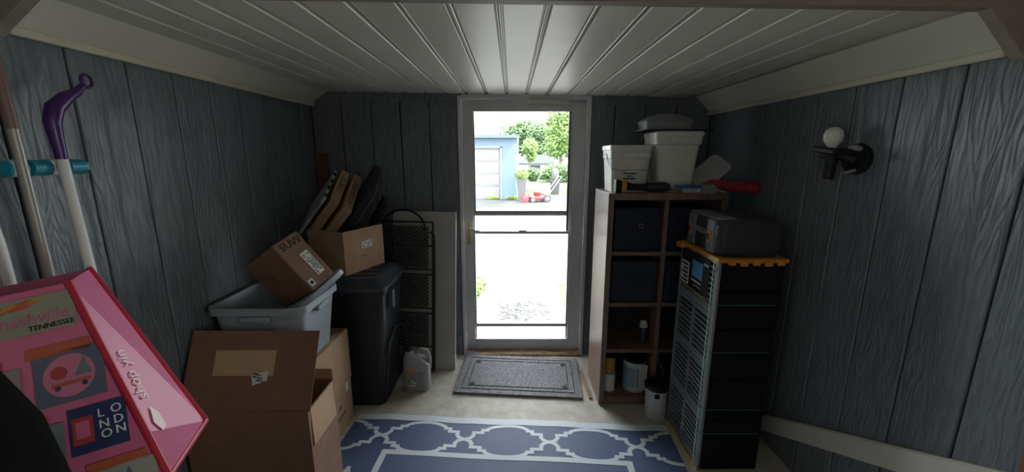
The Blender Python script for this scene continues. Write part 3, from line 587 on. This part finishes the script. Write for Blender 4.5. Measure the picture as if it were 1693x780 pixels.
for x, y in ((-.045, .02), (.0, .026)): poly(t1, [(x - .025, y), (x + .01, y + .008), (x + .03, y + .002), (x + .008, y - .01), (x - .02, y - .012)], OR); poly(t1, [(x + .008, y - .006), (x + .035, y + .004), (x + .035, y + .008), (x + .012, y + .004)], (.5, .22, .04), .0015)
tile(.17, .30, .105, .022, OR); t2 = tile(.175, .43, .115, .105, SL)
dot(t2, 0, 0, .043, .042, PK); dot(t2, -.016, .008, .014, .013, RD, .0016); poly(t2, [(.008, -.005), (.038, -.005), (.026, .032)], (.16, .19, .22), .0016); poly(t2, [(-.03, -.02), (.034, -.018), (.034, -.011), (-.03, -.012)], OR, .0016)
for x in (-.02, .024): dot(t2, x, -.022, .005, .005, NV, .0018)
t3 = tile(.165, .69, .095, .09, NV); 
MB().box((-.025, 0, .001), (.034, .052, .0012)).build('motif', mat('ink_redtile', RD, .5), t3, smooth=0); MB().box((-.025, .002, .0018), (.022, .032, .0012)).build('motif', PINK, t3, smooth=0)
for k, (c, x, y) in enumerate((('O', .032, .026), ('D', .034, .004), ('N', .036, -.016), ('L', .006, .024), ('N', .01, .002), ('O', .012, -.018))): text('lettering', c, .024, PAPER, t3, (x, y, .0012), (0, 0, 0))
tile(.165, .865, .10, .02, OR); t4 = tile(.16, .965, .10, .075, (.30, .29, .28)); poly(t4, [(-.02, -.02), (.02, -.02), (.004, .03)], SL); poly(t4, [(-.02, -.02), (-.004, -.02), (.0, .02)], RD, .0016)
tile(.55, .33, .10, .028, (.25, .08, .14)); t5 = tile(.55, .47, .12, .11, (.27, .22, .24)); dot(t5, -.02, .005, .02, .035, RD); dot(t5, .015, .01, .018, .03, NV, .0015)
tile(.48, .62, .10, .03, OR); t6 = tile(.46, .74, .10, .10, (.16, .18, .22)); dot(t6, 0, 0, .03, .025, (.25, .22, .14))
tile(.45, .93, .10, .05, (.25, .06, .14))
su = (q(BRB) - q(FRB)).normalized(); sv = (q(FRT) - q(FRB)).normalized(); sn = su.cross(sv).normalized()
su = sv.cross(sn).normalized(); su = -su if su.dot(q(BRB) - q(FRB)) < 0 else su; sr = Matrix((sv, -su, sv.cross(-su))).transposed().to_euler()
PALE = mat('ink_palepink', (.85, .62, .66), .5)
text('lettering', 'shop yin', .036, PALE, sp, q(FRB * .50 + FRT * .50) + su * .034 + sn * .003, sr, .0006)
MB().add([(-.03, 0, 0), (-.005, .014, 0), (.03, .004, 0), (.012, -.012, 0), (-.02, -.014, 0)], [(0, 1, 2, 3, 4)]).build('logo', PALE, sp, q(FRB * .74 + FRT * .26) + su * .04 + sn * .003, sr, smooth=0)
# black bundle under and beside the bag
bb = thing('black_bundle', 'soft black fabric bundle under and beside the pink shopping bag', 'bundle', (-1.0, .62, 0))
def lump(cx, cy, rx, ry, z0, z1, seed):
    rnd = random.Random(seed); rings = []
    for i in range(13):
        t = i / 12; z = z0 + (z1 - z0) * t; k = (1 - max(0, (t - .8) / .2) ** 2 * .5) * (.92 + .08 * math.sin(t * 7))
        rings.append([(cx + rx * k * (1 + .05 * math.sin(3 * a * PI / 12 + t * 6) + rnd.uniform(-.012, .012)) * math.copysign(abs(math.cos(a * PI / 12)) ** .6, math.cos(a * PI / 12)),
                       cy + ry * k * (1 + .05 * math.cos(4 * a * PI / 12 + t * 5)) * math.copysign(abs(math.sin(a * PI / 12)) ** .6, math.sin(a * PI / 12)), z) for a in range(24)])
    return MB().loft(rings)
BF = mat('black_fabric', (0.005, 0.005, 0.006), 0.95, spec=0.1, bump=0.8, bscale=40)
lump(.0, .10, .17, .085, 0, .93, 1).build('lower_bundle', BF, bb, smooth=60)
lump(.165, -.12, .137, .085, 0, 1.36, 2).build('front_bundle', BF, bb, smooth=60)

# ================================================================== FLOOR COVERINGS
# doormat in front of the door
dm = thing('doormat', 'dark speckled carpet doormat with embossed border on the concrete by the door', 'doormat', (0.055, 2.715, 0), (0, 0, -.075))
def mat_z(x, y):
    return .016 + (.05 * max(0, (y - .20) / .07) ** 2 * max(0, (-x - .30) / .15) if y > .20 and x < -.30 else 0)
m = MB(); nu, nv = 40, 24; vs = []
for k in (0, 1):
    for j in range(nv + 1):
        for i in range(nu + 1):
            x = -.45 + .9 * i / nu; y = -.265 + .53 * j / nv; z = mat_z(x, y); vs.append((x, y, z if k == 0 else z - .014))
K = (nu + 1) * (nv + 1); fs = []
for j in range(nv):
    for i in range(nu):
        a = j * (nu + 1) + i; f = (a, a + 1, a + nu + 2, a + nu + 1); fs += [f, tuple(K + x for x in f)[::-1]]
B = list(range(nu)) + [nu + j * (nu + 1) for j in range(nv)] + [K - 1 - i for i in range(nu)] + [(nv - j) * (nu + 1) for j in range(nv)]
for i in range(len(B)): x, y = B[i], B[(i + 1) % len(B)]; fs.append((y, x, x + K, y + K))
MATG = mat('mat_speckle', (0.34, 0.345, 0.37), 0.95, var=0.6, vscale=130, bump=0.9, bscale=170, col2=(0.06, 0.062, 0.07))
m.add(vs, fs).build('mat_pile', MATG, dm, smooth=50)
MATD = mat('mat_border', (0.045, 0.046, 0.052), 0.95, var=0.4, vscale=160)
for hw, hd in ((.40, .215), (.36, .175)):
    loop = [(-hw, -hd), (0, -hd), (hw, -hd), (hw, 0), (hw, hd), (0, hd), (-hw, hd), (-hw, 0), (-hw, -hd)]
    MB().tube([(x, y, mat_z(x, y) - .0005) for x, y in loop[:-1]], .004, 6, True).build('border_line', MATD, dm)
for sx in (-1, 1):
    for sy in (-1, 1): MB().box((sx * .335, sy * .15, mat_z(sx * .335, sy * .15)), (.03, .03, .006), (0, 0, .78)).build('corner_motif', MATD, dm, smooth=0)
tag(MB().box((0, 0, .006), (.022, .36, .012), None, .002).build('wood_strip', mat('strip_brown', (0.28, 0.16, 0.09), 0.6, var=0.2), None, (.535, 2.60, 0), (0, 0, .03), smooth=0), 'thin brown wood strip on the floor between doormat and bookshelf', 'wood strip')
# blue trellis rug
NAVY = mat('rug_navy', (0.06, 0.095, 0.21), 0.55, var=0.35, vscale=220, bump=0.5, bscale=300, stretch=(1, 3, 1)); RW = mat('rug_white', (0.60, 0.66, 0.72), 0.6, var=0.12, vscale=200, bump=0.4, bscale=300)
rg = thing('rug', 'navy and white trellis patterned woven plastic rug on the floor', 'rug', (-.02, 2.207, 0), (0, 0, -.062))
def rz(x, y): return .0065 + .0035 * math.sin(x * 7 + y * 2) * math.exp(-((y + .05) / .5) ** 2) + .002 * math.sin(x * 23) * math.exp(-(y / .12) ** 2)
XL, XR, YN = -.965, .975, -1.2
m = MB(); nx, ny = 90, 60; vs = []
for k in (0, 1):
    for j in range(ny + 1):
        for i in range(nx + 1):
            x = XL + (XR - XL) * i / nx; y = YN * (j / ny) ** 1.5; vs.append((x, y, rz(x, y) if k == 0 else .0005))
K = (nx + 1) * (ny + 1); fs = []
for j in range(ny):
    for i in range(nx):
        a = j * (nx + 1) + i; f = (a, a + 1, a + nx + 2, a + nx + 1); fs += [f[::-1], tuple(K + x for x in f)]
B = list(range(nx)) + [nx + j * (nx + 1) for j in range(ny)] + [K - 1 - i for i in range(nx)] + [(ny - j) * (nx + 1) for j in range(ny)]
for i in range(len(B)): x, y = B[i], B[(i + 1) % len(B)]; fs.append((y, x, x + K, y + K))
m.add(vs, fs).build('rug_field', NAVY, rg, smooth=50)
zf = lambda x, y: rz(x, y) + .0012
def dens(pts, step=.012):
    out = []
    for a, b in zip(pts[:-1], pts[1:]):
        n = max(1, int((Vector(b) - Vector(a)).length / step)); out += [tuple(Vector(a).lerp(Vector(b), k / n)) for k in range(n)]
    return out + [pts[-1]]
MB().ribbon(dens([(XL, -.03), (XR, -.03)]), .055, zf).build('edge_band', RW, rg, smooth=0)
IB = -.325
for a in (dens([(-.68, IB), (.68, IB)]), dens([(-.68, IB + .017), (-.68, YN)]), dens([(.68, IB + .017), (.68, YN)])): MB().ribbon(a, .035, zf).build('inner_band', RW, rg, smooth=0)
def motif(cx, cy, hw=.25, hh=.125, rot=False):
    P = []
    arc = lambda x0, y0, r, a0, a1, n=6: [(x0 + r * math.cos(math.radians(a0 + (a1 - a0) * k / n)), y0 + r * math.sin(math.radians(a0 + (a1 - a0) * k / n))) for k in range(n + 1)]
    q1 = [(hw, 0), (.233, .005), (.214, .016), (.202, .034), (.202, .060), (.150, .060), (.150, .084), (.122, .084)] + [(.122 * math.cos(k * PI / 16), .084 + (hh - .084) * math.sin(k * PI / 16)) for k in range(1, 9)]
    q1 = [(x, y * hh / .125) for x, y in q1]
    full = q1 + [(-x, y) for x, y in q1[::-1][1:]] + [(-x, -y) for x, y in q1[1:]] + [(x, -y) for x, y in q1[::-1][1:]]
    if rot: full = [(y, x) for x, y in full]
    return [(x + cx, y + cy) for x, y in full]
ROW = -.195
def strip(pts, w):
    b = MB()
    for p0, p1 in zip(pts[:-1], pts[1:]):
        a, c = Vector(p0), Vector(p1)
        for e, f_ in ((a, c), (c, a)):      # cut the line at the rug edge
            lim = min(max(e.x, XL + .012), XR - .012)
            if abs(lim - e.x) > 1e-9:
                d_ = f_.x - e.x; t_ = (lim - e.x) / d_ if abs(d_) > 1e-9 else 2
                if t_ >= 1 or t_ < 0: a = c = Vector(p0); break
                e.xy = e.lerp(f_, t_)
        t = c - a
        if t.length < 1e-6: continue
        t.normalize(); b.ribbon(dens([tuple(a - t * w * .42), tuple(c + t * w * .42)], .02), w, zf)
    return b.build('trellis_line', RW, rg, smooth=0)
def halves(p): h = (len(p) + 1) // 2; return p[:h], p[h - 1:]      # each outline as an upper and a lower line
for cx in (-1.0, -.5, 0, .5, 1.0):
    for hf in halves(motif(cx, ROW)): strip(hf, .023)
for sx in (-1, 1):
    for k in range(1): [strip(hf, .023) for hf in halves(motif(sx * .83, -.70 - .5 * k, .25, .125, True))]

# ================================================================== RIGHT SIDE
WOOD = mat('espresso_laminate', (0.19, 0.122, 0.098), 0.36, var=0.25, vscale=5, stretch=(5, 5, .4))
bs = thing('bookshelf', 'dark brown eight cube bookshelf standing right of the door', 'bookshelf', (.582, 2.36, 0), (0, 0, .006))
SW, SD, SH = .72, .375, 1.42
MB().span(0, .035, 0, SD, 0, SH, .002).build('side_panel', WOOD, bs, smooth=0); MB().span(SW - .035, SW, 0, SD, 0, SH, .002).build('side_panel', WOOD, bs, smooth=0)
MB().span(.035, SW - .035, 0, SD, SH - .04, SH, .002).build('top_panel', WOOD, bs, smooth=0); MB().span(.035, SW - .035, 0, SD, .02, .06, .002).build('bottom_panel', WOOD, bs, smooth=0)
MB().span(.035, SW - .035, .005, .02, 0, .02).build('toe_kick', WOOD, bs, smooth=0)
MB().span(.345, .372, .004, SD, .06, SH - .04, .002).build('divider', WOOD, bs, smooth=0)
SZ = [.06, .39, .71, 1.045, 1.38]
for z in SZ[1:4]:
    for x0, x1 in ((.035, .345), (.372, SW - .035)): MB().span(x0, x1, .004, SD - .006, z - .012, z + .012, .002).build('shelf', WOOD, bs, smooth=0)
MB().span(.01, SW - .01, SD - .006, SD, .02, SH - .01).build('back_panel', mat('back_navy', (0.025, 0.028, 0.04), 0.7), bs, smooth=0)
BINF = mat('bin_fabric', (0.020, 0.025, 0.045), 0.9, var=0.2, vscale=40, bump=0.3, bscale=200)
def fbin(col, row, label):
    x0 = .582 + (.047 if col == 0 else .384); z = SZ[row] + .013
    t = thing('fabric_bin', label, 'fabric bin', (x0 + .1435, 2.36 + .02, z), (0, 0, 0), 'fabric bins in the bookshelf'); k = .004; w, d, h = .283, .32, .27
    MB().span(-w/2, w/2, 0, k, 0, h).span(-w/2, w/2, d - k, d, 0, h).span(-w/2, -w/2 + k, k, d - k, 0, h).span(w/2 - k, w/2, k, d - k, 0, h).span(-w/2, w/2, 0, d, 0, k).build('bin_body', BINF, t, smooth=0)
    MB().span(-w/2 - .001, w/2 + .001, -.001, .003, h - .02, h + .001).build('hem', BINF, t, smooth=0)
    if col == 0 and row == 3:
        MB().tube([(.02 + .013 * math.cos(a * PI / 8), -.003, .16 + .013 * math.sin(a * PI / 8)) for a in range(16)], .0035, 6, True).build('grommet', STEEL, t)
    else: MB().box((0, -.004, .18), (.09, .006, .02), None, .002).build('handle_strap', BINF, t, smooth=0)
fbin(0, 3, 'dark navy fabric bin with a metal grommet in the top left cube'); fbin(0, 2, 'dark navy fabric bin in the cube under the grommet bin'); fbin(1, 3, 'dark navy fabric bin in the top cube behind the tool case'); fbin(1, 2, 'dark navy fabric bin in the second cube down, behind the vented pack')
# things in the lower cubes
def can(name, label, loc, r, h, body, lidm, label_m=None, cat='can', handle=False):
    t = thing(name, label, cat, loc); MB().lathe([(r * .98, 0), (r, .004), (r, h - .006), (r * .97, h)], (0, 0, 0)).build('can_body', body, t)
    MB().lathe([(r * 1.02, h - .006), (r * 1.02, h + .004), (r * .8, h + .005), (r * .78, h)], (0, 0, 0)).build('lid', lidm, t)
    if label_m: MB().lathe([(r + .0008, h * .18), (r + .0008, h * .82)], (0, 0, 0), close=False).build('label', label_m, t)
    if handle: MB().tube([(r * math.cos(a * PI / 10) * 1.03, -r * .5 - .01 * math.sin(a * PI / 10), h * .8 - r * .6 * math.sin(a * PI / 10)) for a in range(11)], .003, 6).build('wire_handle', STEEL, t)
    return t
can('spray_paint_can', 'dark spray can with pale cap on the third shelf of the bookshelf', (.885, 2.47, SZ[1] + .012), .026, .12, mat('spray_dark', (0.05, 0.055, 0.07), 0.3), PAPER, None, 'spray can')
t = bpy.data.objects['spray_paint_can']; MB().lathe([(.012, .122), (.022, .128), (.022, .15), (.01, .158)], (0, 0, 0)).build('nozzle_cap', PAPER, t)
can('paint_can', 'small white can standing under the yellow can in the bottom cube', (.668, 2.46, SZ[0]), .042, .13, PAPER, STEEL)
can('yellow_can', 'yellow and black can stacked on a small white can', (.668, 2.46, SZ[0] + .135), .038, .115, mat('can_yellow', (0.5, 0.28, 0.03), 0.4), BLACK, None)
can('paint_can', 'large white paint pail with blue label in the bottom cube', (.846, 2.48, SZ[0]), .075, .22, mat('pail_white', (0.5, 0.52, 0.54), 0.4), BLACK, mat('pail_label', (0.18, 0.30, 0.42), 0.5), 'paint can', True)
MB().box((.025, -.073, .11), (.08, .004, .19), None, .001).build('label_sheet', mat('label_pale', (0.55, 0.57, 0.58), 0.5), bpy.data.objects['paint_can.001'], smooth=0)
pc = can('floor_can', 'white round canister with black lid and wire bail on the floor before the bookshelf', (.925, 2.262, 0), .066, .205, mat('canister_white', (0.55, 0.55, 0.58), 0.4), BLACK, None, 'canister')
MB().lathe([(.070, .195), (.072, .225), (.05, .24), (.02, .245)], (0, 0, 0)).build('black_cap', BLACK, pc); MB().tube([(-.07, 0, .19), (-.085, -.01, .24), (-.03, -.02, .285), (.05, -.01, .275), (.07, 0, .2)], .004, 6).build('bail', BLACK, pc)
MB().box((-.02, -.066, .17), (.03, .012, .03), None, .003).build('clasp', BLACK, pc)
co = tag(MB().tube([(.945, 2.345, .40), (.95, 2.335, .33), (.985, 2.33, .27), (.99, 2.31, .15), (.97, 2.32, .02)], .004, 6).build('cord', mat('cord_brown', (0.12, 0.07, 0.05), 0.6), None), 'thin brown cord hanging from the second bookshelf column', 'cord')
# on top of the bookshelf
BUCK = mat('bucket_white', (0.70, 0.69, 0.66), 0.42, var=0.04)
TZ = SH
bk = thing('square_bucket', 'short white square bucket with wire bail on the bookshelf', 'bucket', (.732, 2.575, TZ), (0, 0, .0))
MB().loft([rr(.215, .22, .03, 0), rr(.24, .245, .035, .20), rr(.25, .255, .035, .205), rr(.252, .257, .035, .26)]).build('pail', BUCK, bk)
MB().loft([rr(.262, .267, .035, .255), rr(.264, .269, .035, .275), rr(.25, .255, .03, .285), rr(.22, .225, .03, .285), rr(.21, .215, .03, .279)]).build('lid', BUCK, bk)
MB().box((.02, -.127, .225), (.17, .012, .035), None, .004).build('lip_panel', BUCK, bk, smooth=0)
bl = MB().tube([(-.127, 0, .235), (-.128, -.05, .19), (-.12, -.125, .145), (-.05, -.135, .132), (.05, -.136, .132), (.118, -.13, .135), (.127, 0, .235)], .0025, 6).build('bail', STEEL, bk)
MB().cyl((-.035, -.137, .128), (.05, -.137, .128), .009, n=10).build('bail_grip', BUCK, bl)
scribble(bk, INK, 5, .07, .016, (-.01, -.1225, .115), (PI/2, 0, 0), 15)
bt = thing('square_bucket', 'tall white square bucket with a yellow-green sticker on the bookshelf', 'bucket', (1.017, 2.565, TZ), (0, 0, -.03))
MB().loft([rr(.21, .22, .03, 0), rr(.255, .265, .035, .285), rr(.275, .285, .035, .29), rr(.282, .292, .035, .345)]).build('pail', BUCK, bt)
MB().loft([rr(.29, .30, .035, .34), rr(.292, .302, .035, .358), rr(.275, .285, .03, .366), rr(.24, .25, .03, .362)]).build('lid', BUCK, bt)
MB().box((-.005, -.147, .318), (.14, .008, .035), None, .003).build('lip_panel', BUCK, bt, smooth=0)
MB().box((.0, -.1235, .225), (.075, .001, .022), (-.09, .30, 0)).build('sticker', mat('sticker_lime', (0.42, 0.45, 0.20), 0.5), bt, smooth=0)
tr_ = tag(MB().loft([rr(.40, .20, .02, 0), rr(.44, .24, .03, .006), rr(.44, .24, .03, .012)]).build('dark_tray', BLACK, None, (1.02, 2.59, TZ + .367)), 'thin dark tray lying on the tall white bucket', 'tray')
gb = thing('grey_box', 'grey plastic case with domed lid on the dark tray', 'case', (.965, 2.575, TZ + .3795))
GRB = mat('case_grey', (0.24, 0.26, 0.28), 0.45)
MB().loft([rr(.27, .17, .015, 0), rr(.29, .19, .02, .045)]).build('case_body', GRB, gb); MB().loft([rr(.295, .195, .02, .045), rr(.29, .19, .02, .056), rr(.20, .13, .03, .085), rr(.10, .06, .02, .098)]).build('domed_lid', GRB, gb)
# cordless tool
dt = thing('cordless_tool', 'black and yellow cordless power tool lying on the bookshelf front edge', 'power tool', (.665, 2.405, TZ))
YEL = mat('tool_yellow', (0.58, 0.27, 0.03), 0.4)
MB().box((-.022, 0, .04), (.035, .07, .08), None, .006).build('battery', BLACK, dt); MB().box((.012, 0, .042), (.034, .065, .078), None, .010, 2).build('collar', YEL, dt)
MB().tube([(.02, 0, .045), (.06, 0, .036), (.13, 0, .034), (.17, 0, .035)], [.028, .021, .02, .024], 12).build('grip', BLACK, dt)
MB().tube([(.16, 0, .035), (.19, 0, .036), (.26, 0, .036), (.29, 0, .032)], [.026, .032, .03, .022], 14).build('motor_body', mat('tool_dark', (0.022, 0.023, 0.026), 0.45), dt)
MB().box((.21, -.015, .066), (.10, .02, .006), None, .002).build('switch', mat('tool_grey', (0.2, 0.2, 0.21), 0.4), dt); MB().cyl((.285, 0, .03), (.335, 0, .024), .013, .01, 12).build('chuck', STEEL, dt)
bo = thing('blue_organizer', 'flat clear and blue plastic organizer beside the cordless tool', 'organizer', (1.09, 2.40, TZ))
MB().span(-.065, .085, -.03, .03, 0, .03, .004).build('clear_tray', mat('clear_plastic', (0.42, 0.45, 0.48), 0.2), bo); MB().span(-.085, .09, -.034, .034, .03, .048, .004).build('blue_lid', mat('organizer_blue', (0.03, 0.11, 0.28), 0.35), bo)
MB().span(.02, .07, -.036, -.03, .006, .026, .002).build('white_insert', PAPER, bo, smooth=0)
lc = thing('clear_lid', 'translucent grey plastic lid leaning on the wall side of the tall bucket', 'lid', (1.262, 2.545, TZ + .118), (.85, -.70, .1))
MB().loft([rr(.22, .13, .03, -.008), rr(.24, .15, .035, -.004), rr(.24, .15, .035, .004), rr(.20, .11, .03, .008)]).build('lid_panel', mat('lid_translucent', (0.55, 0.57, 0.58), 0.3, trans=0.15), lc)
rd = thing('red_roll', 'rolled red fabric lying across the end of the bookshelf', 'roll', (1.19, 2.415, TZ + .022), (0, .09, -.2))
RC = mat('red_fabric', (0.40, 0.025, 0.04), 0.6, var=0.2, bump=0.4, bscale=40)
MB().tube([(-.03, 0, .02), (.02, 0, .03), (.15, .002, .032), (.20, 0, .034)], [.012, .03, .034, .032], 14).build('roll_body', RC, rd); MB().tube([(.20, 0, .034), (.215, 0, .034), (.275, 0, .034), (.285, 0, .034)], [.024, .036, .035, .028], 14).build('end_cuff', RC, rd)
MB().tube([(.02, -.035, .01), (.07, -.038, .0), (.10, -.036, -.005)], .003, 5).build('tie', PAPER, rd)
gk = tag(MB().prism([(0, 0), (.075, 0), (.085, .03), (.06, .055), (.01, .05)], -.025, .025).build('grey_clamp', GRB, None, (1.125, 2.345, TZ - .06 + .063), smooth=0), 'small grey plastic clamp at the bookshelf top beside the red roll', 'clamp')

# vented plastic pack: a knocked-down shelving kit strapped together
PK_X0, PK_X1, PK_Y0, PK_Y1, PK_H = .985, 1.30, 1.80, 2.22, 1.165
pk = thing('shelving_kit', 'black vented plastic shelving kit bound with green straps, standing on end', 'shelving kit', (1.1425, 2.01, 0))
PBL = mat('kit_black', (0.006, 0.007, 0.010), 0.55, spec=0.2); PGR = mat('kit_panel', (0.20, 0.235, 0.27), 0.4)
hw, hd = .1575, .21
sec = [0, .30, .53, .80, 1.0, PK_H - .02]
for a, b in zip(sec[:-1], sec[1:]): MB().span(-hw + .014, hw, -hd, hd, a + .003, b - .001, .006).build('shelf_section', PBL, pk, smooth=0)
vp = MB(); x0, x1 = -hw, -hw + .012
ys = [-hd, -hd + .035, -.012, .012, hd - .035, hd]     # uprights: outer, centre
for a, b in ((ys[0], ys[1]), (ys[2], ys[3]), (ys[4], ys[5])): vp.span(x0, x1, a, b, 0, PK_H - .02)
slots = []
z = .0
for r in range(4):
    z0 = .02 + r * .285
    for k in range(10):
        zz = z0 + k * .0285
        for a, b in ((ys[1], ys[2]), (ys[3], ys[4])):
            vp.span(x0, x1, a, b, zz, zz + (.011 if k not in (0, 9) else .026))
o = vp.build('vent_panel', PGR, pk, smooth=0); o['kind'] = 'stuff'
GRN = mat('strap_green', (0.45, 0.85, 0.62), 0.4)
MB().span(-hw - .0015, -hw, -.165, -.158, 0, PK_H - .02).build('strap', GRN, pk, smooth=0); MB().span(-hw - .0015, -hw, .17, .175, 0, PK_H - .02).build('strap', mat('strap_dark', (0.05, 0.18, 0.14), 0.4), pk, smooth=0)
for zz in (.22, .36, .68, .93):
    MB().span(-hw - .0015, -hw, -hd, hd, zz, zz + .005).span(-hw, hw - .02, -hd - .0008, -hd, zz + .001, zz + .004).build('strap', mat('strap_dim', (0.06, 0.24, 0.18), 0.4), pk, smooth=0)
ORA = mat('kit_orange', (0.62, 0.23, 0.03), 0.45); YLW = mat('kit_yellow', (0.65, 0.42, 0.05), 0.45)
tp_ = MB().span(-hw - .004, hw + .012, -hd - .006, hd + .004, PK_H - .02, PK_H, .002).build('top_tray', ORA, pk, smooth=0)
for k in range(5): MB().span(-.12 + k * .058, -.085 + k * .058, -hd - .014, -hd - .004, PK_H - .030 - .004 * (k % 2), PK_H - .006, .002).build('tray_tab', ORA, tp_, smooth=0)
MB().span(-hw - .008, -hw, -hd, -hd + .09, PK_H - .022, PK_H + .001, .001).build('yellow_edge', YLW, pk, smooth=0); MB().box((-hw - .012, hd - .02, PK_H - .02), (.03, .06, .03), (0, 0, .2), .004).build('corner_clip', ORA, pk)
MB().span(-hw - .003, -hw + .006, -hd, hd, 0, .008).build('bottom_edge', YLW, pk, smooth=0)
MB().lathe([(.013, -.001), (.013, .001)], (0, 0, 0), 18, 'x').build('round_sticker', mat('sticker_brown', (0.25, 0.10, 0.04), 0.5), pk, (-hw - .001, -hd + .022, PK_H - .06))
lbk = MB().span(-hw - .003, -hw - .0005, -.13, .19, PK_H - .24, PK_H - .03).build('printed_label', mat('label_black', (0.02, 0.021, 0.025), 0.35), pk, smooth=0)
def lab(ya, yb, za, zb, m): MB().span(-hw - .0042, -hw - .003, ya, yb, PK_H - za, PK_H - zb).build('print_block', m, lbk, smooth=0)
lab(-.065, .05, .16, .07, mat('print_blue', (0.08, 0.36, 0.62), 0.5)); lab(.085, .185, .225, .10, PAPER); lab(-.13, .19, .24, .234, YLW); lab(-.12, -.07, .07, .06, PAPER); lab(-.06, .05, .185, .175, PAPER); lab(-.06, .02, .205, .20, PAPER)
for k in range(5): lab(.095, .175 - .02 * (k % 2), .215 - k * .023, .203 - k * .023, INK)
# tool case on the kit
tc_ = thing('tool_case', 'dark grey moulded tool case with orange latches lying on the shelving kit', 'tool case', (1.143, 2.01, PK_H + .001), (0, 0, -.03))
CG = mat('case_lightgrey', (0.16, 0.17, 0.18), 0.5); CD = mat('case_dark', (0.028, 0.031, 0.038), 0.5)
MB().loft([rr(.27, .36, .03, 0), rr(.31, .39, .04, .03), rr(.31, .39, .04, .15), rr(.27, .36, .05, .178)]).build('case_shell', CD, tc_)
for y in (-.11, .11):
    b = MB().box((-.152, y, .09), (.022, .085, .165), None, .008).build('latch_pillar', CG, tc_)
    lt_ = MB().box((-.166, y, .088), (.010, .036, .055), None, .004).build('latch', ORA, b); MB().box((-.1715, y, .088), (.003, .016, .034)).build('latch_slot', BLACK, lt_, smooth=0)
MB().box((-.155, 0, .10), (.02, .14, .03), None, .008).build('handle', CG, tc_); MB().span(-.15, -.06, -.16, .16, .172, .184, .005).build('lid_band', CG, tc_)
# wall light
sc_ = thing('wall_light', 'black outdoor wall light with bare white bulb on the right wall', 'wall light', (1.478, 1.70, 1.63))
MB().lathe([(.062, 0), (.066, -.012), (.06, -.03), (.03, -.036)], (0, 0, 0), 24, 'x').build('wall_plate', BLACK, sc_)
MB().tube([(-.03, 0, .0), (-.06, .01, .012), (-.085, .03, .025)], [.028, .022, .02], 12).build('arm', BLACK, sc_)
MB().box((-.085, .045, .036), (.10, .13, .026), (.12, 0, 0), .006).build('holder_plate', BLACK, sc_); MB().box((-.085, .075, .018), (.05, .05, .03), (.12, 0, 0), .006).build('socket_block', BLACK, sc_)
MB().lathe([(.016, .0), (.018, .02), (.034, .04), (.038, .062), (.032, .085), (.018, .098), (.004, .102)], (-.085, .055, .035), 20).build('bulb', mat('bulb_white', (0.72, 0.72, 0.68), 0.25), sc_)
MB().tube([(-.085, .045, .02), (-.088, .045, -.05), (-.089, .045, -.088)], [.025, .021, .02], 14).build('lamp_stem', BLACK, sc_)
MB().tube([(-.089 + .006 * math.cos(a), .045 + .006 * math.sin(a), -.088 - .0026 * a) for a in [k * .7 for k in range(16)]], .0022, 5).build('spring_tip', STEEL, sc_)
MB().box((-.045, -.02, .045), (.035, .045, .02), (0, .4, 0), .006).build('grey_cap', GRB, sc_); MB().tube([(-.04, .03, -.05), (-.05, .01, -.058), (-.04, -.03, -.045)], .007, 8).build('grey_rim', GRB, sc_)
